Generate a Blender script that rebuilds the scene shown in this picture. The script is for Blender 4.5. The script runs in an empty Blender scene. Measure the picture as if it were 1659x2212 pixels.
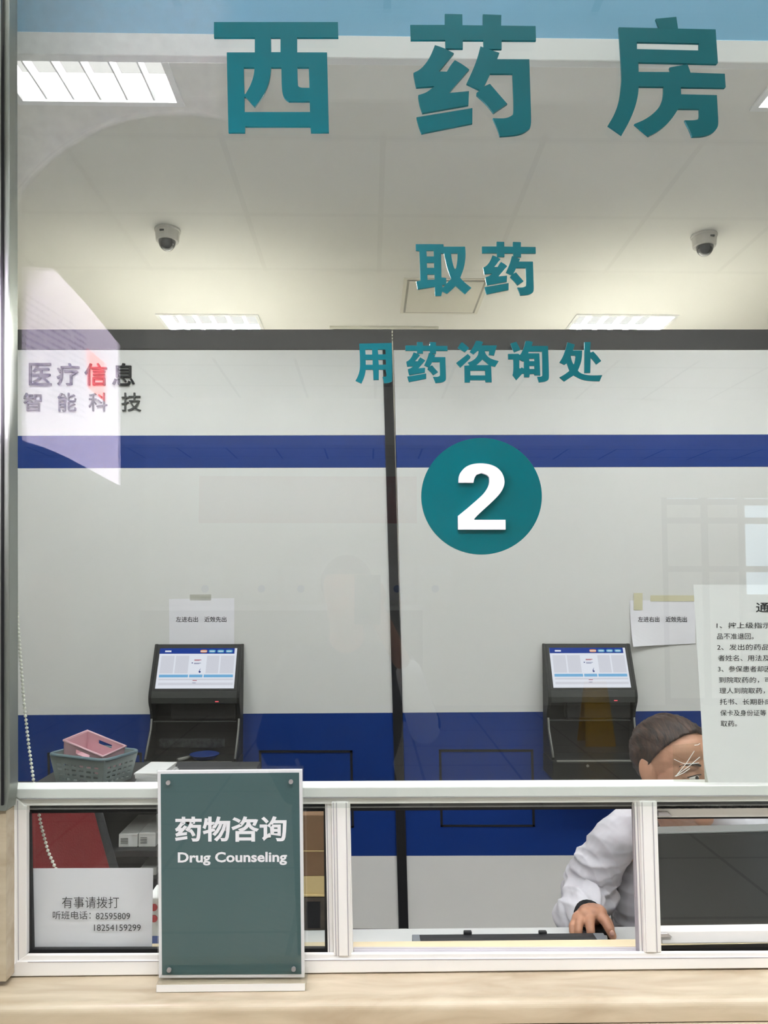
import bpy, bmesh, math, random
from mathutils import Vector, Matrix, Euler
from mathutils.geometry import tessellate_polygon
random.seed(7)
C = bpy.context.scene.collection
SC = bpy.context.scene
R = math.radians

# ------------------------------------------------------------------ camera
W, H, F = 1659, 2212, 1662.0
CAM = Vector((0.0, -1.17, 1.60))
PITCH, YAW, SHY = R(3.2), R(1.1), 61 / 1659
cam = bpy.data.cameras.new('camera')
cam.sensor_fit = 'HORIZONTAL'; cam.sensor_width = 36; cam.lens = F / W * 36
cam.shift_y = SHY; cam.clip_start = 0.005; cam.clip_end = 60
co = bpy.data.objects.new('camera', cam); C.objects.link(co)
co.location = CAM; co.rotation_euler = Euler((math.pi / 2 + PITCH, 0, -YAW), 'XYZ')
SC.camera = co
RM = co.rotation_euler.to_matrix()

# ------------------------------------------------------------------ view, world, light levels
SC.view_settings.view_transform = 'Standard'; SC.view_settings.look = 'None'
SC.view_settings.gamma = 1; SC.view_settings.use_curve_mapping = False
SC.view_settings.exposure = 0.65
SC.cycles.use_denoising = True
SC.cycles.max_bounces = 10; SC.cycles.transparent_max_bounces = 16
SC.cycles.sample_clamp_indirect = 8
SC.cycles.caustics_reflective = False; SC.cycles.caustics_refractive = False
w = bpy.data.worlds.new('world'); SC.world = w; w.use_nodes = True
bg = w.node_tree.nodes['Background']; bg.inputs[0].default_value = (0.62, 0.82, 1.0, 1); bg.inputs[1].default_value = 2.2
REFLECTOR_GLOW, TUBE_LAMP, FAR_TUBE, LOBBY_FILL, HALL_FILL = 0.62, 122.0, 1000.0, 29.0, 7.5
CEIL = 3.25
notice_light = bpy.data.lights.new('notice_spot', 'SPOT'); notice_light.energy = 13000; notice_light.color = (1.0, 0.93, 1.0)  # added unseen spot standing in for daylight on the lilac notice
notice_light.spot_size = R(8.6); notice_light.spot_blend = 0.05; notice_light.shadow_soft_size = 0.03
so = bpy.data.objects.new('notice_spot', notice_light); C.objects.link(so)
so.location = (3.2, -1.35, 2.55)
so.rotation_euler = (Vector((-0.56, -0.335, 1.94)) - so.location).to_track_quat('-Z', 'Y').to_euler()

# ------------------------------------------------------------------ helpers
def ray(px, py):
    d = Vector(((px - W / 2) / F, -(py - (H / 2 + SHY * W)) / F, -1.0))
    return RM @ d
def P(px, py, y):                      # the point seen at a photo pixel, on the upright plane at depth y
    d = ray(px, py); return CAM + d * ((y - CAM.y) / d.y)
def Z(px, py, z):                      # same, on a level plane
    d = ray(px, py); return CAM + d * ((z - CAM.z) / d.z)
def link(o, parent=None):
    C.objects.link(o)
    if parent is not None:
        o.parent = parent
        o.matrix_parent_inverse = Matrix.LocRotScale(parent.location, parent.rotation_euler, None).inverted() if parent.parent is None else \
            (Matrix.Translation(parent.get('wl', (0, 0, 0)))).inverted()
    return o
def obj(name, bm, mat, parent=None, smooth=False, bevel=0, kind=None):
    me = bm if isinstance(bm, bpy.types.Mesh) else None
    if me is None:
        bmesh.ops.recalc_face_normals(bm, faces=bm.faces)
        me = bpy.data.meshes.new(name); bm.to_mesh(me); bm.free()
    me.name = name
    vs = me.vertices
    lo = Vector([min(v.co[i] for v in vs) for i in range(3)]); hi = Vector([max(v.co[i] for v in vs) for i in range(3)])
    c = (lo + hi) / 2; c.z = lo.z
    me.transform(Matrix.Translation(-c))
    for m in (mat if isinstance(mat, (list, tuple)) else [mat]): me.materials.append(m)
    if smooth:
        for p in me.polygons: p.use_smooth = True
    o = bpy.data.objects.new(name, me); link(o)
    o.location = c; o['wl'] = tuple(c)
    if parent is not None:
        pw = Vector(parent.get('wl', (0, 0, 0)))
        o.parent = parent; o.matrix_parent_inverse = Matrix.Identity(4); o.location = c - pw
    if bevel:
        b = o.modifiers.new('bevel', 'BEVEL'); b.width = bevel; b.segments = 2; b.limit_method = 'ANGLE'; b.angle_limit = R(40)
    if kind: o['kind'] = kind
    return o
def tag(o, label, cat, group=None):
    o['label'] = label; o['category'] = cat
    if group: o['group'] = group
    return o
def thing(name, loc, label=None, cat=None, group=None, kind=None):
    o = bpy.data.objects.new(name, None); C.objects.link(o); o.location = loc; o['wl'] = tuple(loc)
    o.empty_display_size = 0.05
    if label: tag(o, label, cat, group)
    if kind: o['kind'] = kind
    return o
def copy_tree(o, parent=None):
    c = o.copy(); C.objects.link(c)
    if parent is not None: c.parent = parent
    for ch in list(o.children): copy_tree(ch, c)
    return c
def box(bm, lo, hi, m=0):
    x0, y0, z0 = lo; x1, y1, z1 = hi
    v = [bm.verts.new(p) for p in ((x0, y0, z0), (x1, y0, z0), (x1, y1, z0), (x0, y1, z0), (x0, y0, z1), (x1, y0, z1), (x1, y1, z1), (x0, y1, z1))]
    for f in ((0, 3, 2, 1), (4, 5, 6, 7), (0, 1, 5, 4), (1, 2, 6, 5), (2, 3, 7, 6), (3, 0, 4, 7)):
        bm.faces.new([v[i] for i in f]).material_index = m
    return v
def B(lo, hi):
    bm = bmesh.new(); box(bm, lo, hi); return bm
def obox(bm, c, size, rz=0, m=0):
    v = box(bm, [-s / 2 for s in size], [s / 2 for s in size], m)
    bmesh.ops.transform(bm, matrix=Matrix.Translation(c) @ Matrix.Rotation(rz, 4, 'Z'), verts=v); return v
def relax(pts):
    out = pts
    for _ in range(2):
        n = len(out); res = []
        for i in range(n):
            a, b, c = out[i - 1], out[i], out[(i + 1) % n]
            d1 = (b - a); d2 = (c - b)
            if d1.length > 1e-9 and d2.length > 1e-9 and abs(d1.angle_signed(d2, 0)) < R(34) and abs(d1.angle_signed(d2, 0)) > R(2):
                res += [b - d1 * 0.25, b + d2 * 0.25]
            else: res.append(b)
        out = res
    return out
def solid(bm, loops3, back, m=0):
    """loops3: outer loop + holes as 3D points on the front plane; back: offset vector to the back face."""
    tris = tessellate_polygon(loops3)
    fl = [p for l in loops3 for p in l]
    a = [bm.verts.new(p) for p in fl]; b = [bm.verts.new(p + back) for p in fl]
    for t in tris:
        try:
            bm.faces.new([a[i] for i in t]).material_index = m; bm.faces.new([b[i] for i in reversed(t)]).material_index = m
        except ValueError: pass
    k = 0
    for l in loops3:
        n = len(l)
        for i in range(n):
            j = (i + 1) % n
            try: bm.faces.new((a[k + i], a[k + j], b[k + j], b[k + i])).material_index = m
            except ValueError: pass
        k += n
def glyph(bm, pieces, org, sc, y0, th, mapf=None, smooth=True):
    for pc in pieces:
        loops = []
        for l in pc:
            q = [Vector((org[0] + x / sc, org[1] + y / sc)) for x, y in l]
            if mapf: q = [mapf(v) for v in q]
            if smooth: q = relax(q)
            loops.append([P(v.x, v.y, y0) for v in q])
        solid(bm, loops, Vector((0, th, 0)))
def quad(bm, pts, y0, y1, m=0):        # photo-pixel outline on the plane y0, extruded straight back to y1
    solid(bm, [[P(x, y, y0) for x, y in pts]], Vector((0, y1 - y0, 0)), m)
def Q(pts, y0, y1):
    bm = bmesh.new(); quad(bm, pts, y0, y1); return bm
def rect(x0, y0, x1, y1): return [(x0, y0), (x1, y0), (x1, y1), (x0, y1)]
def textmesh(body, offset=0.0, spacing=1.0):
    c = bpy.data.curves.new('lettering', 'FONT'); c.body = body; c.size = 1; c.resolution_u = 3; c.offset = offset
    c.space_character = spacing
    o = bpy.data.objects.new('lettering', c); C.objects.link(o); bpy.context.view_layer.update()
    dg = bpy.context.evaluated_depsgraph_get(); me = bpy.data.meshes.new_from_object(o.evaluated_get(dg))
    bpy.data.objects.remove(o); return me
def text_bm(bm, body, fn, offset=0.0, spacing=1.0, thick=None):
    """lay lettering into fn(u, v) -> 3D, u and v running 0..1 over the lettering's own bounds, v down"""
    me = textmesh(body, offset, spacing)
    xs = [v.co.x for v in me.vertices]; ys = [v.co.y for v in me.vertices]
    x0, x1, y0, y1 = min(xs), max(xs), min(ys), max(ys)
    vs = [bm.verts.new(fn((v.co.x - x0) / (x1 - x0), (y1 - v.co.y) / (y1 - y0))) for v in me.vertices]
    fs = []
    for p in me.polygons:
        try: fs.append(bm.faces.new([vs[i] for i in p.vertices]))
        except ValueError: pass
    if thick is not None:
        r = bmesh.ops.extrude_face_region(bm, geom=fs)
        bmesh.ops.translate(bm, verts=[g for g in r['geom'] if isinstance(g, bmesh.types.BMVert)], vec=thick)
    bpy.data.meshes.remove(me)
def text_px(bm, body, r, y, offset=0.0, spacing=1.0, slope=0.0, thick=None):
    x0, y0, x1, y1 = r
    text_bm(bm, body, lambda u, v: P(x0 + u * (x1 - x0), y0 + v * (y1 - y0) + slope * u * (x1 - x0), y), offset, spacing, thick)
def ellip(bm, c, r, rot=None, seg=24):
    v = bmesh.ops.create_uvsphere(bm, u_segments=seg, v_segments=seg // 2, radius=1)['verts']
    M = Matrix.Translation(c) @ (rot.to_4x4() if rot is not None else Matrix.Identity(4)) @ Matrix.Diagonal((r[0], r[1], r[2], 1))
    bmesh.ops.transform(bm, matrix=M, verts=v); return v
def capsule(bm, p0, r0, p1, r1, seg=16):
    p0, p1 = Vector(p0), Vector(p1)
    d = p1 - p0; q = d.to_track_quat('Z', 'Y').to_matrix()
    ellip(bm, p0, (r0,) * 3, q, seg); ellip(bm, p1, (r1,) * 3, q, seg)
    v = bmesh.ops.create_cone(bm, cap_ends=True, segments=seg, radius1=r0, radius2=r1, depth=d.length)['verts']
    bmesh.ops.transform(bm, matrix=Matrix.Translation((p0 + p1) / 2) @ q.to_4x4(), verts=v)
def chain(bm, pts, seg=16):
    for a, b in zip(pts, pts[1:]): capsule(bm, a[0], a[1], b[0], b[1], seg)
def tube(bm, pts, r, seg=10):
    rings = []
    for i, p in enumerate(pts):
        t = (pts[min(i + 1, len(pts) - 1)] - pts[max(i - 1, 0)]).normalized(); q = t.to_track_quat('Z', 'Y').to_matrix()
        rings.append([bm.verts.new(p + q @ Vector((r * math.cos(2 * math.pi * k / seg), r * math.sin(2 * math.pi * k / seg), 0))) for k in range(seg)])
    for a, b in zip(rings, rings[1:]):
        for k in range(seg): bm.faces.new((a[k], a[(k + 1) % seg], b[(k + 1) % seg], b[k]))
    bm.faces.new(rings[0][::-1]); bm.faces.new(rings[-1])
def fuse(bm, voxel, it=4, fac=0.5):    # one continuous skin over overlapping solids
    me = bpy.data.meshes.new('t'); bm.to_mesh(me); bm.free()
    o = bpy.data.objects.new('t', me); C.objects.link(o)
    m = o.modifiers.new('r', 'REMESH'); m.mode = 'VOXEL'; m.voxel_size = voxel
    s = o.modifiers.new('s', 'SMOOTH'); s.iterations = it; s.factor = fac
    bpy.context.view_layer.update()
    out = bpy.data.meshes.new_from_object(o.evaluated_get(bpy.context.evaluated_depsgraph_get()))
    bpy.data.objects.remove(o); return out
def cyl(bm, p0, p1, r, seg=20, r2=None):
    p0, p1 = Vector(p0), Vector(p1); d = p1 - p0
    v = bmesh.ops.create_cone(bm, cap_ends=True, segments=seg, radius1=r, radius2=r if r2 is None else r2, depth=d.length)['verts']
    bmesh.ops.transform(bm, matrix=Matrix.Translation((p0 + p1) / 2) @ d.to_track_quat('Z', 'Y').to_matrix().to_4x4(), verts=v)

# ------------------------------------------------------------------ materials
def srgb(r, g, b):
    f = lambda c: c / 12.92 if c <= 0.04045 else ((c + 0.055) / 1.055) ** 2.4
    return (f(r / 255), f(g / 255), f(b / 255), 1)
def mat(name, col, rough=0.5, metal=0, spec=0.5, noise=0, nscale=40, bump=0, bscale=200, emit=None, es=0, coat=0):
    m = bpy.data.materials.new(name); m.use_nodes = True; t = m.node_tree; b = t.nodes['Principled BSDF']
    b.inputs['Base Color'].default_value = col; b.inputs['Roughness'].default_value = rough
    b.inputs['Metallic'].default_value = metal; b.inputs['Specular IOR Level'].default_value = spec
    b.inputs['Coat Weight'].default_value = coat
    if emit: b.inputs['Emission Color'].default_value = emit; b.inputs['Emission Strength'].default_value = es
    if noise or bump: tc = t.nodes.new('ShaderNodeTexCoord')
    if noise:
        n = t.nodes.new('ShaderNodeTexNoise'); n.inputs['Scale'].default_value = nscale; n.inputs['Detail'].default_value = 4
        t.links.new(tc.outputs['Object'], n.inputs['Vector'])
        r = t.nodes.new('ShaderNodeMapRange'); r.inputs[1].default_value = .3; r.inputs[2].default_value = .7
        r.inputs[3].default_value = 1 - noise; r.inputs[4].default_value = 1 + noise * 0.4
        t.links.new(n.outputs['Fac'], r.inputs[0])
        mx = t.nodes.new('ShaderNodeVectorMath'); mx.operation = 'SCALE'; mx.inputs[0].default_value = col[:3]
        t.links.new(r.outputs[0], mx.inputs['Scale']); t.links.new(mx.outputs[0], b.inputs['Base Color'])
    if bump:
        n2 = t.nodes.new('ShaderNodeTexNoise'); n2.inputs['Scale'].default_value = bscale; n2.inputs['Detail'].default_value = 3
        t.links.new(tc.outputs['Object'], n2.inputs['Vector'])
        bp = t.nodes.new('ShaderNodeBump'); bp.inputs['Strength'].default_value = bump; bp.inputs['Distance'].default_value = 0.002
        t.links.new(n2.outputs['Fac'], bp.inputs['Height']); t.links.new(bp.outputs[0], b.inputs['Normal'])
    return m
def glass_mat(name, r0=0.042, tint=(0.97, 0.985, 0.975, 1), film=None):
    m = bpy.data.materials.new(name); m.use_nodes = True; t = m.node_tree; t.nodes.clear(); N = t.nodes.new; L = t.links.new
    g = N('ShaderNodeNewGeometry'); dot = N('ShaderNodeVectorMath'); dot.operation = 'DOT_PRODUCT'
    L(g.outputs['Incoming'], dot.inputs[0]); L(g.outputs['Normal'], dot.inputs[1])
    ab = N('ShaderNodeMath'); ab.operation = 'ABSOLUTE'; L(dot.outputs['Value'], ab.inputs[0])
    om = N('ShaderNodeMath'); om.operation = 'SUBTRACT'; om.inputs[0].default_value = 1; L(ab.outputs[0], om.inputs[1])
    pw = N('ShaderNodeMath'); pw.operation = 'POWER'; pw.inputs[1].default_value = 5; L(om.outputs[0], pw.inputs[0])
    ma = N('ShaderNodeMath'); ma.operation = 'MULTIPLY_ADD'; ma.inputs[1].default_value = 1 - r0; ma.inputs[2].default_value = r0; L(pw.outputs[0], ma.inputs[0])
    tr = N('ShaderNodeBsdfTransparent'); tr.inputs[0].default_value = tint
    gl = N('ShaderNodeBsdfGlossy'); gl.inputs['Roughness'].default_value = 0
    mx = N('ShaderNodeMixShader'); L(ma.outputs[0], mx.inputs[0]); L(tr.outputs[0], mx.inputs[1]); L(gl.outputs[0], mx.inputs[2])
    out = N('ShaderNodeOutputMaterial'); last = mx
    if film:                                             # dust film left by wiping: everything outside a round wiped patch
        cx, cz, rad, xr = film
        gp = N('ShaderNodeNewGeometry'); sx = N('ShaderNodeSeparateXYZ'); L(gp.outputs['Position'], sx.inputs[0])
        d = N('ShaderNodeVectorMath'); d.operation = 'DISTANCE'; cb = N('ShaderNodeCombineXYZ')
        L(sx.outputs['X'], cb.inputs[0]); L(sx.outputs['Z'], cb.inputs[2]); L(cb.outputs[0], d.inputs[0]); d.inputs[1].default_value = (cx, 0, cz)
        ns = N('ShaderNodeTexNoise'); ns.inputs['Scale'].default_value = 60; ns.inputs['Detail'].default_value = 6; L(gp.outputs['Position'], ns.inputs['Vector'])
        m1 = N('ShaderNodeMapRange'); m1.inputs[1].default_value = rad; m1.inputs[2].default_value = rad + 0.006; L(d.outputs['Value'], m1.inputs[0])
        m2 = N('ShaderNodeMapRange'); m2.inputs[1].default_value = xr; m2.inputs[2].default_value = xr - 0.05; L(sx.outputs['X'], m2.inputs[0])
        m3 = N('ShaderNodeMapRange'); m3.inputs[1].default_value = cz; m3.inputs[2].default_value = cz + 0.08; L(sx.outputs['Z'], m3.inputs[0])
        m4 = N('ShaderNodeMapRange'); m4.inputs[1].default_value = .25; m4.inputs[2].default_value = .75; m4.inputs[3].default_value = .05; m4.inputs[4].default_value = .11; L(ns.outputs['Fac'], m4.inputs[0])
        rim = N('ShaderNodeMath'); rim.operation = 'COMPARE'; rim.inputs[1].default_value = rad + 0.004; rim.inputs[2].default_value = 0.004; L(d.outputs['Value'], rim.inputs[0])
        rim2 = N('ShaderNodeMath'); rim2.operation = 'MULTIPLY_ADD'; rim2.inputs[1].default_value = 0.05; L(rim.outputs[0], rim2.inputs[0]); L(m4.outputs[0], rim2.inputs[2])
        a = rim2
        for q in (m1, m2, m3):
            mm = N('ShaderNodeMath'); mm.operation = 'MULTIPLY'; L(a.outputs[0], mm.inputs[0]); L(q.outputs[0], mm.inputs[1]); a = mm
        df = N('ShaderNodeBsdfDiffuse'); df.inputs[0].default_value = (.85, .86, .9, 1)
        m5 = N('ShaderNodeMixShader'); L(a.outputs[0], m5.inputs[0]); L(mx.outputs[0], m5.inputs[1]); L(df.outputs[0], m5.inputs[2]); last = m5
    L(last.outputs[0], out.inputs[0]); return m
def emis(name, col, s):
    m = bpy.data.materials.new(name); m.use_nodes = True; t = m.node_tree; t.nodes.clear()
    e = t.nodes.new('ShaderNodeEmission'); e.inputs[0].default_value = col; e.inputs[1].default_value = s
    o = t.nodes.new('ShaderNodeOutputMaterial'); t.links.new(e.outputs[0], o.inputs[0]); return m
def marble(name):
    m = mat(name, srgb(226, 208, 180), 0.22); t = m.node_tree; b = t.nodes['Principled BSDF']
    tc = t.nodes.new('ShaderNodeTexCoord'); mp = t.nodes.new('ShaderNodeMapping'); mp.inputs['Scale'].default_value = (2.2, 9, 9)
    n = t.nodes.new('ShaderNodeTexNoise'); n.inputs['Scale'].default_value = 3; n.inputs['Detail'].default_value = 7; n.inputs['Distortion'].default_value = .6
    cr = t.nodes.new('ShaderNodeValToRGB'); cr.color_ramp.elements[0].position = .3; cr.color_ramp.elements[0].color = srgb(176, 159, 134)
    cr.color_ramp.elements[1].position = .65; cr.color_ramp.elements[1].color = srgb(202, 188, 164)
    t.links.new(tc.outputs['Object'], mp.inputs[0]); t.links.new(mp.outputs[0], n.inputs['Vector']); t.links.new(n.outputs['Fac'], cr.inputs[0]); t.links.new(cr.outputs[0], b.inputs['Base Color'])
    return m
def hairmat(name):
    m = mat(name, srgb(50, 34, 28), 0.5, spec=.3); t = m.node_tree; b = t.nodes['Principled BSDF']
    tc = t.nodes.new('ShaderNodeTexCoord'); mp = t.nodes.new('ShaderNodeMapping'); mp.inputs['Rotation'].default_value = (R(35), 0, R(-27)); mp.inputs['Scale'].default_value = (260, 9, 60)
    n = t.nodes.new('ShaderNodeTexNoise'); n.inputs['Scale'].default_value = 1; n.inputs['Detail'].default_value = 5; n.inputs['Distortion'].default_value = .4
    cr = t.nodes.new('ShaderNodeValToRGB'); cr.color_ramp.elements[0].position = .35; cr.color_ramp.elements[0].color = srgb(24, 16, 13); cr.color_ramp.elements[1].position = .7; cr.color_ramp.elements[1].color = srgb(72, 50, 40)
    bp = t.nodes.new('ShaderNodeBump'); bp.inputs['Strength'].default_value = .7; bp.inputs['Distance'].default_value = .002
    t.links.new(tc.outputs['Object'], mp.inputs[0]); t.links.new(mp.outputs[0], n.inputs['Vector']); t.links.new(n.outputs['Fac'], cr.inputs[0]); t.links.new(cr.outputs[0], b.inputs['Base Color'])
    t.links.new(n.outputs['Fac'], bp.inputs['Height']); t.links.new(bp.outputs[0], b.inputs['Normal']); return m
def tiles(name, c1, c2, size, rough=0.5, mortar=0.012):
    m = mat(name, c1, rough); t = m.node_tree; b = t.nodes['Principled BSDF']
    tc = t.nodes.new('ShaderNodeTexCoord'); br = t.nodes.new('ShaderNodeTexBrick'); br.offset = 0
    br.inputs['Color1'].default_value = c1; br.inputs['Color2'].default_value = c1; br.inputs['Mortar'].default_value = c2
    br.inputs['Scale'].default_value = 1; br.inputs['Mortar Size'].default_value = mortar; br.inputs['Brick Width'].default_value = size; br.inputs['Row Height'].default_value = size
    t.links.new(tc.outputs['Object'], br.inputs['Vector']); t.links.new(br.outputs['Color'], b.inputs['Base Color']); return m

M = dict(
    wall=mat('wall_paint', srgb(225, 223, 216), 0.8, noise=.03, nscale=3), ceil=mat('ceiling_paint', srgb(236, 234, 229), 0.85, noise=.02, nscale=2),
    lobbyceil=tiles('lobby_ceiling_tile', srgb(222, 222, 220), srgb(120, 120, 120), 0.6, .8), floor=tiles('floor_tile', srgb(200, 196, 188), srgb(150, 146, 140), 0.8, .25),
    stone=marble('cream_marble'), frame=mat('white_frame_enamel', srgb(243, 240, 236), 0.35), frame_g=mat('white_plastic', srgb(236, 236, 232), 0.4),
    alu=mat('brushed_aluminium', srgb(150, 155, 148), 0.35, .7), black=mat('black_rubber', srgb(16, 16, 17), 0.6),
    teal=mat('teal_acrylic', srgb(0, 95, 101), 0.35, spec=.3), num=mat('white_acrylic', srgb(250, 248, 252), 0.3),
    disc=mat('dark_teal_acrylic', srgb(0, 94, 100), 0.15, coat=.3),
    blindfab=mat('blue_blind_fabric', srgb(140, 194, 226), 0.9, bump=.3, bscale=900), hem=mat('white_hem_bar', srgb(246, 247, 246), 0.5),
    bead=mat('white_plastic_bead', srgb(225, 225, 212), 0.35),
    mwhite=mat('machine_white_enamel', srgb(226, 225, 222), 0.6, spec=.25, noise=.02, nscale=2), mblue=mat('machine_blue_enamel', srgb(7, 46, 116), 0.6, spec=.25),
    mdark=mat('machine_charcoal_enamel', srgb(30, 30, 32), 0.65, spec=.2), mtop=mat('machine_top_white', srgb(240, 238, 230), 0.7),
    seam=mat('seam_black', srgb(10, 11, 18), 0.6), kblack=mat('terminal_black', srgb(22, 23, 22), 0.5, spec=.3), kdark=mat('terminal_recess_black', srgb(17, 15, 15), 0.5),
    kgrey=mat('terminal_charcoal', srgb(46, 48, 46), 0.5), kedge=mat('terminal_grey_edge', srgb(120, 120, 116), 0.35),
    paper=mat('white_paper', srgb(242, 240, 245), 0.85), paper2=mat('white_notice_paper', srgb(240, 239, 238), 0.85), ink=mat('black_ink', srgb(28, 28, 32), 0.7),
    tape=glass_mat('clear_tape', 0.06, (.93, .93, .9, 1)), yellowtape=mat('yellowed_tape', srgb(214, 208, 176), 0.4),
    greenpanel=mat('sign_green_board', srgb(74, 103, 104), 0.45, noise=.03, nscale=6), signwhite=mat('sign_white_board', srgb(252, 249, 252), 0.4),
    acrylic=glass_mat('clear_acrylic', 0.04, (.985, .99, .985, 1)), steel=mat('satin_steel', srgb(200, 195, 195), 0.3, .6),
    camw=mat('camera_white_plastic', srgb(205, 202, 196), 0.45, noise=.06, nscale=60), camdome=mat('camera_smoked_dome', srgb(40, 42, 44), 0.08, coat=.5),
    louver=mat('louver_white', srgb(245, 245, 245), 0.4), tube=emis('fluorescent_tube', (.96, .98, 1, 1), TUBE_LAMP), fartube=emis('fluorescent_tube_boosted', (1, .985, .94, 1), FAR_TUBE), panel=emis('reflector_glow', (1, .985, .95, 1), REFLECTOR_GLOW),  # far tubes boosted to brighten the ceiling; reflector's lit white painted as glow
    lob=emis('front_fill_panel', (.95, .975, 1, 1), LOBBY_FILL), near=emis('blind_fill_panel', (.95, .975, 1, 1), LOBBY_FILL * .17), hall=emis('hall_fill_panel', (.97, .98, 1, 1), HALL_FILL),  # panels of the unseen lights added on the lobby side
    basket=mat('grey_basket_plastic', srgb(146, 158, 156), 0.4), rim=mat('slate_basket_rim', srgb(112, 134, 142), 0.4), pink=mat('pink_plastic', srgb(226, 186, 194), 0.4),
    red=mat('red_mesh_fabric', srgb(128, 24, 30), 0.8, bump=.6, bscale=350), redlabel=mat('red_print', srgb(190, 30, 40), 0.6), card=mat('brown_cardboard', srgb(120, 92, 66), 0.8, noise=.08, nscale=12),
    cream=mat('cream_carton', srgb(196, 172, 122), 0.6), darkcard=mat('dark_printed_carton', srgb(66, 56, 46), 0.6, noise=.35, nscale=50),
    desk=mat('desk_white_laminate', srgb(202, 203, 201), 0.4), ledge=mat('cream_ledge', srgb(206, 190, 156), 0.4), kb=mat('keyboard_black', srgb(34, 35, 38), 0.5), kbg=mat('keyboard_grey', srgb(120, 124, 130), 0.5),
    monitor=mat('monitor_back', srgb(50, 51, 49), 0.6, spec=.3, bump=.2, bscale=900), monedge=mat('monitor_edge', srgb(120, 122, 120), 0.4),
    skin=mat('skin', srgb(188, 138, 110), 0.5, noise=.07, nscale=60, bump=.15, bscale=300), hair=hairmat('brown_hair'), nail=mat('nail', srgb(228, 178, 158), 0.3),
    coat=mat('white_coat_cotton', srgb(206, 204, 209), 0.85), sweater=mat('brown_sweater', srgb(120, 72, 36), 0.9), cuff=mat('black_cuff', srgb(14, 14, 18), 0.9),
    sclera=mat('eye_white', srgb(225, 220, 215), 0.2), iris=mat('eye_dark', srgb(30, 20, 16), 0.15), lip=mat('lip', srgb(170, 92, 84), 0.5),
    jacket=mat('dark_jacket', srgb(34, 36, 42), 0.9), shirt=mat('pale_shirt', srgb(215, 218, 222), 0.9), phone=mat('phone_black', srgb(20, 20, 22), 0.2),
    glass=glass_mat('window_glass', 0.047), sash=glass_mat('sash_glass', 0.04, (.96, .97, .965, 1)),
    poster=mat('lilac_paper', srgb(232, 222, 240), 0.8), posterred=mat('poster_red', srgb(190, 60, 66), 0.8), posterink=mat('poster_ink', srgb(84, 78, 100), 0.8),
    banner=mat('red_banner', srgb(178, 40, 44), 0.8), bannertext=mat('banner_lettering', srgb(240, 225, 215), 0.8), darkframe=mat('door_frame_dark', srgb(58, 60, 62), 0.4, .3),
    blue=mat('plain_blue', srgb(60, 110, 190), 0.6), yellow=mat('yellow_plastic', srgb(235, 180, 20), 0.4), cabinet=mat('lobby_cabinet', srgb(140, 138, 132), 0.6),
    s_head=emis('screen_header', srgb(30, 62, 150), .64), s_white=emis('screen_white', srgb(232, 234, 246), .64), s_grey=emis('screen_grey', srgb(214, 214, 226), .64),
    s_bar=emis('screen_bar', srgb(120, 178, 222), .64), s_orange=emis('screen_orange', srgb(228, 150, 96), .64), s_pill=emis('screen_pill', srgb(96, 170, 205), .64), s_red=emis('screen_red', srgb(170, 50, 70), .64), s_navy=emis('screen_navy', srgb(50, 60, 130), .64), led=emis('red_led', (1, .12, .15, 1), .8),
    groove_line=mat('groove_shade_and_track', srgb(172, 167, 172), 0.6), vent=mat('vent_metal', srgb(205, 203, 190), 0.5), ventgap=mat('vent_gap', srgb(90, 88, 78), 0.7), hatch=mat('hatch_panel', srgb(214, 210, 198), 0.8), hatchline=mat('hatch_gap', srgb(120, 116, 106), 0.8),  # first grey paints the shade of frame grooves, also colours the tracks
    shelf=mat('shelf_black_steel', srgb(26, 27, 28), 0.5), bluebox=mat('blue_box', srgb(40, 80, 150), 0.6))

# ------------------------------------------------------------------ the setting
XL, XR, YB, YF = -3.2, 4.4, 7.2, -9.0
GL = P(19, 1000, 0).x                                   # left edge of the glass
obj('floor', B((-4.5, YF - .2, -.1), (7, YB + .2, 0)), M['floor'], kind='structure')
n1 = Z(42, 222, CEIL); f1 = Z(398, 222, CEIL); n2 = Z(1618, 236, CEIL)
a3, b3, a4, b4 = Z(335, 677, CEIL), Z(557, 677, CEIL), Z(1246, 678, CEIL), Z(1470, 678, CEIL)
TRO = [(n1.x, f1.x, n1.y - .60, n1.y), (n2.x, n2.x + .60, n2.y - .60, n2.y), (a3.x, b3.x, a3.y, a3.y + .62), (a4.x, b4.x, a4.y, a4.y + .62)] + [(x, x + .6, .20, .80) for x in (-1.75, -.45, .85, 2.15)]  # row near the glass is unseen, added to brighten machines and desk
bm = bmesh.new()
cl = [[Vector((XL - .2, .10, CEIL)), Vector((XR + .2, .10, CEIL)), Vector((XR + .2, YB + .2, CEIL)), Vector((XL - .2, YB + .2, CEIL))]]
for q in TRO: cl.append([Vector((q[0] + .008, q[2] + .008, CEIL)), Vector((q[1] - .008, q[2] + .008, CEIL)), Vector((q[1] - .008, q[3] - .008, CEIL)), Vector((q[0] + .008, q[3] - .008, CEIL))])
solid(bm, cl, Vector((0, 0, .13)))
obj('ceiling', bm, M['ceil'], kind='structure')
obj('wall_left', B((XL - .15, 0.10, 0), (XL, YB, CEIL)), M['wall'], kind='structure')
obj('wall_right', B((XR, 0.10, 0), (XR + .15, YB, CEIL)), M['wall'], kind='structure')
obj('wall_back', B((XL - .15, YB, 0), (XR + .15, YB + .15, CEIL)), M['wall'], kind='structure')
LEDGE = P(500, 2109, 0.0).z
GR = 2.3
xl = P(3, 1900, 0).x                                    # partition between lobby and pharmacy, round its opening
obj('wall_front_left', B((-4.5, -.02, 0), (xl - .16, .10, CEIL)), M['wall'], kind='structure')
obj('wall_front_right', B((GR, -.02, 0), (7, .10, CEIL)), M['wall'], kind='structure')
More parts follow.
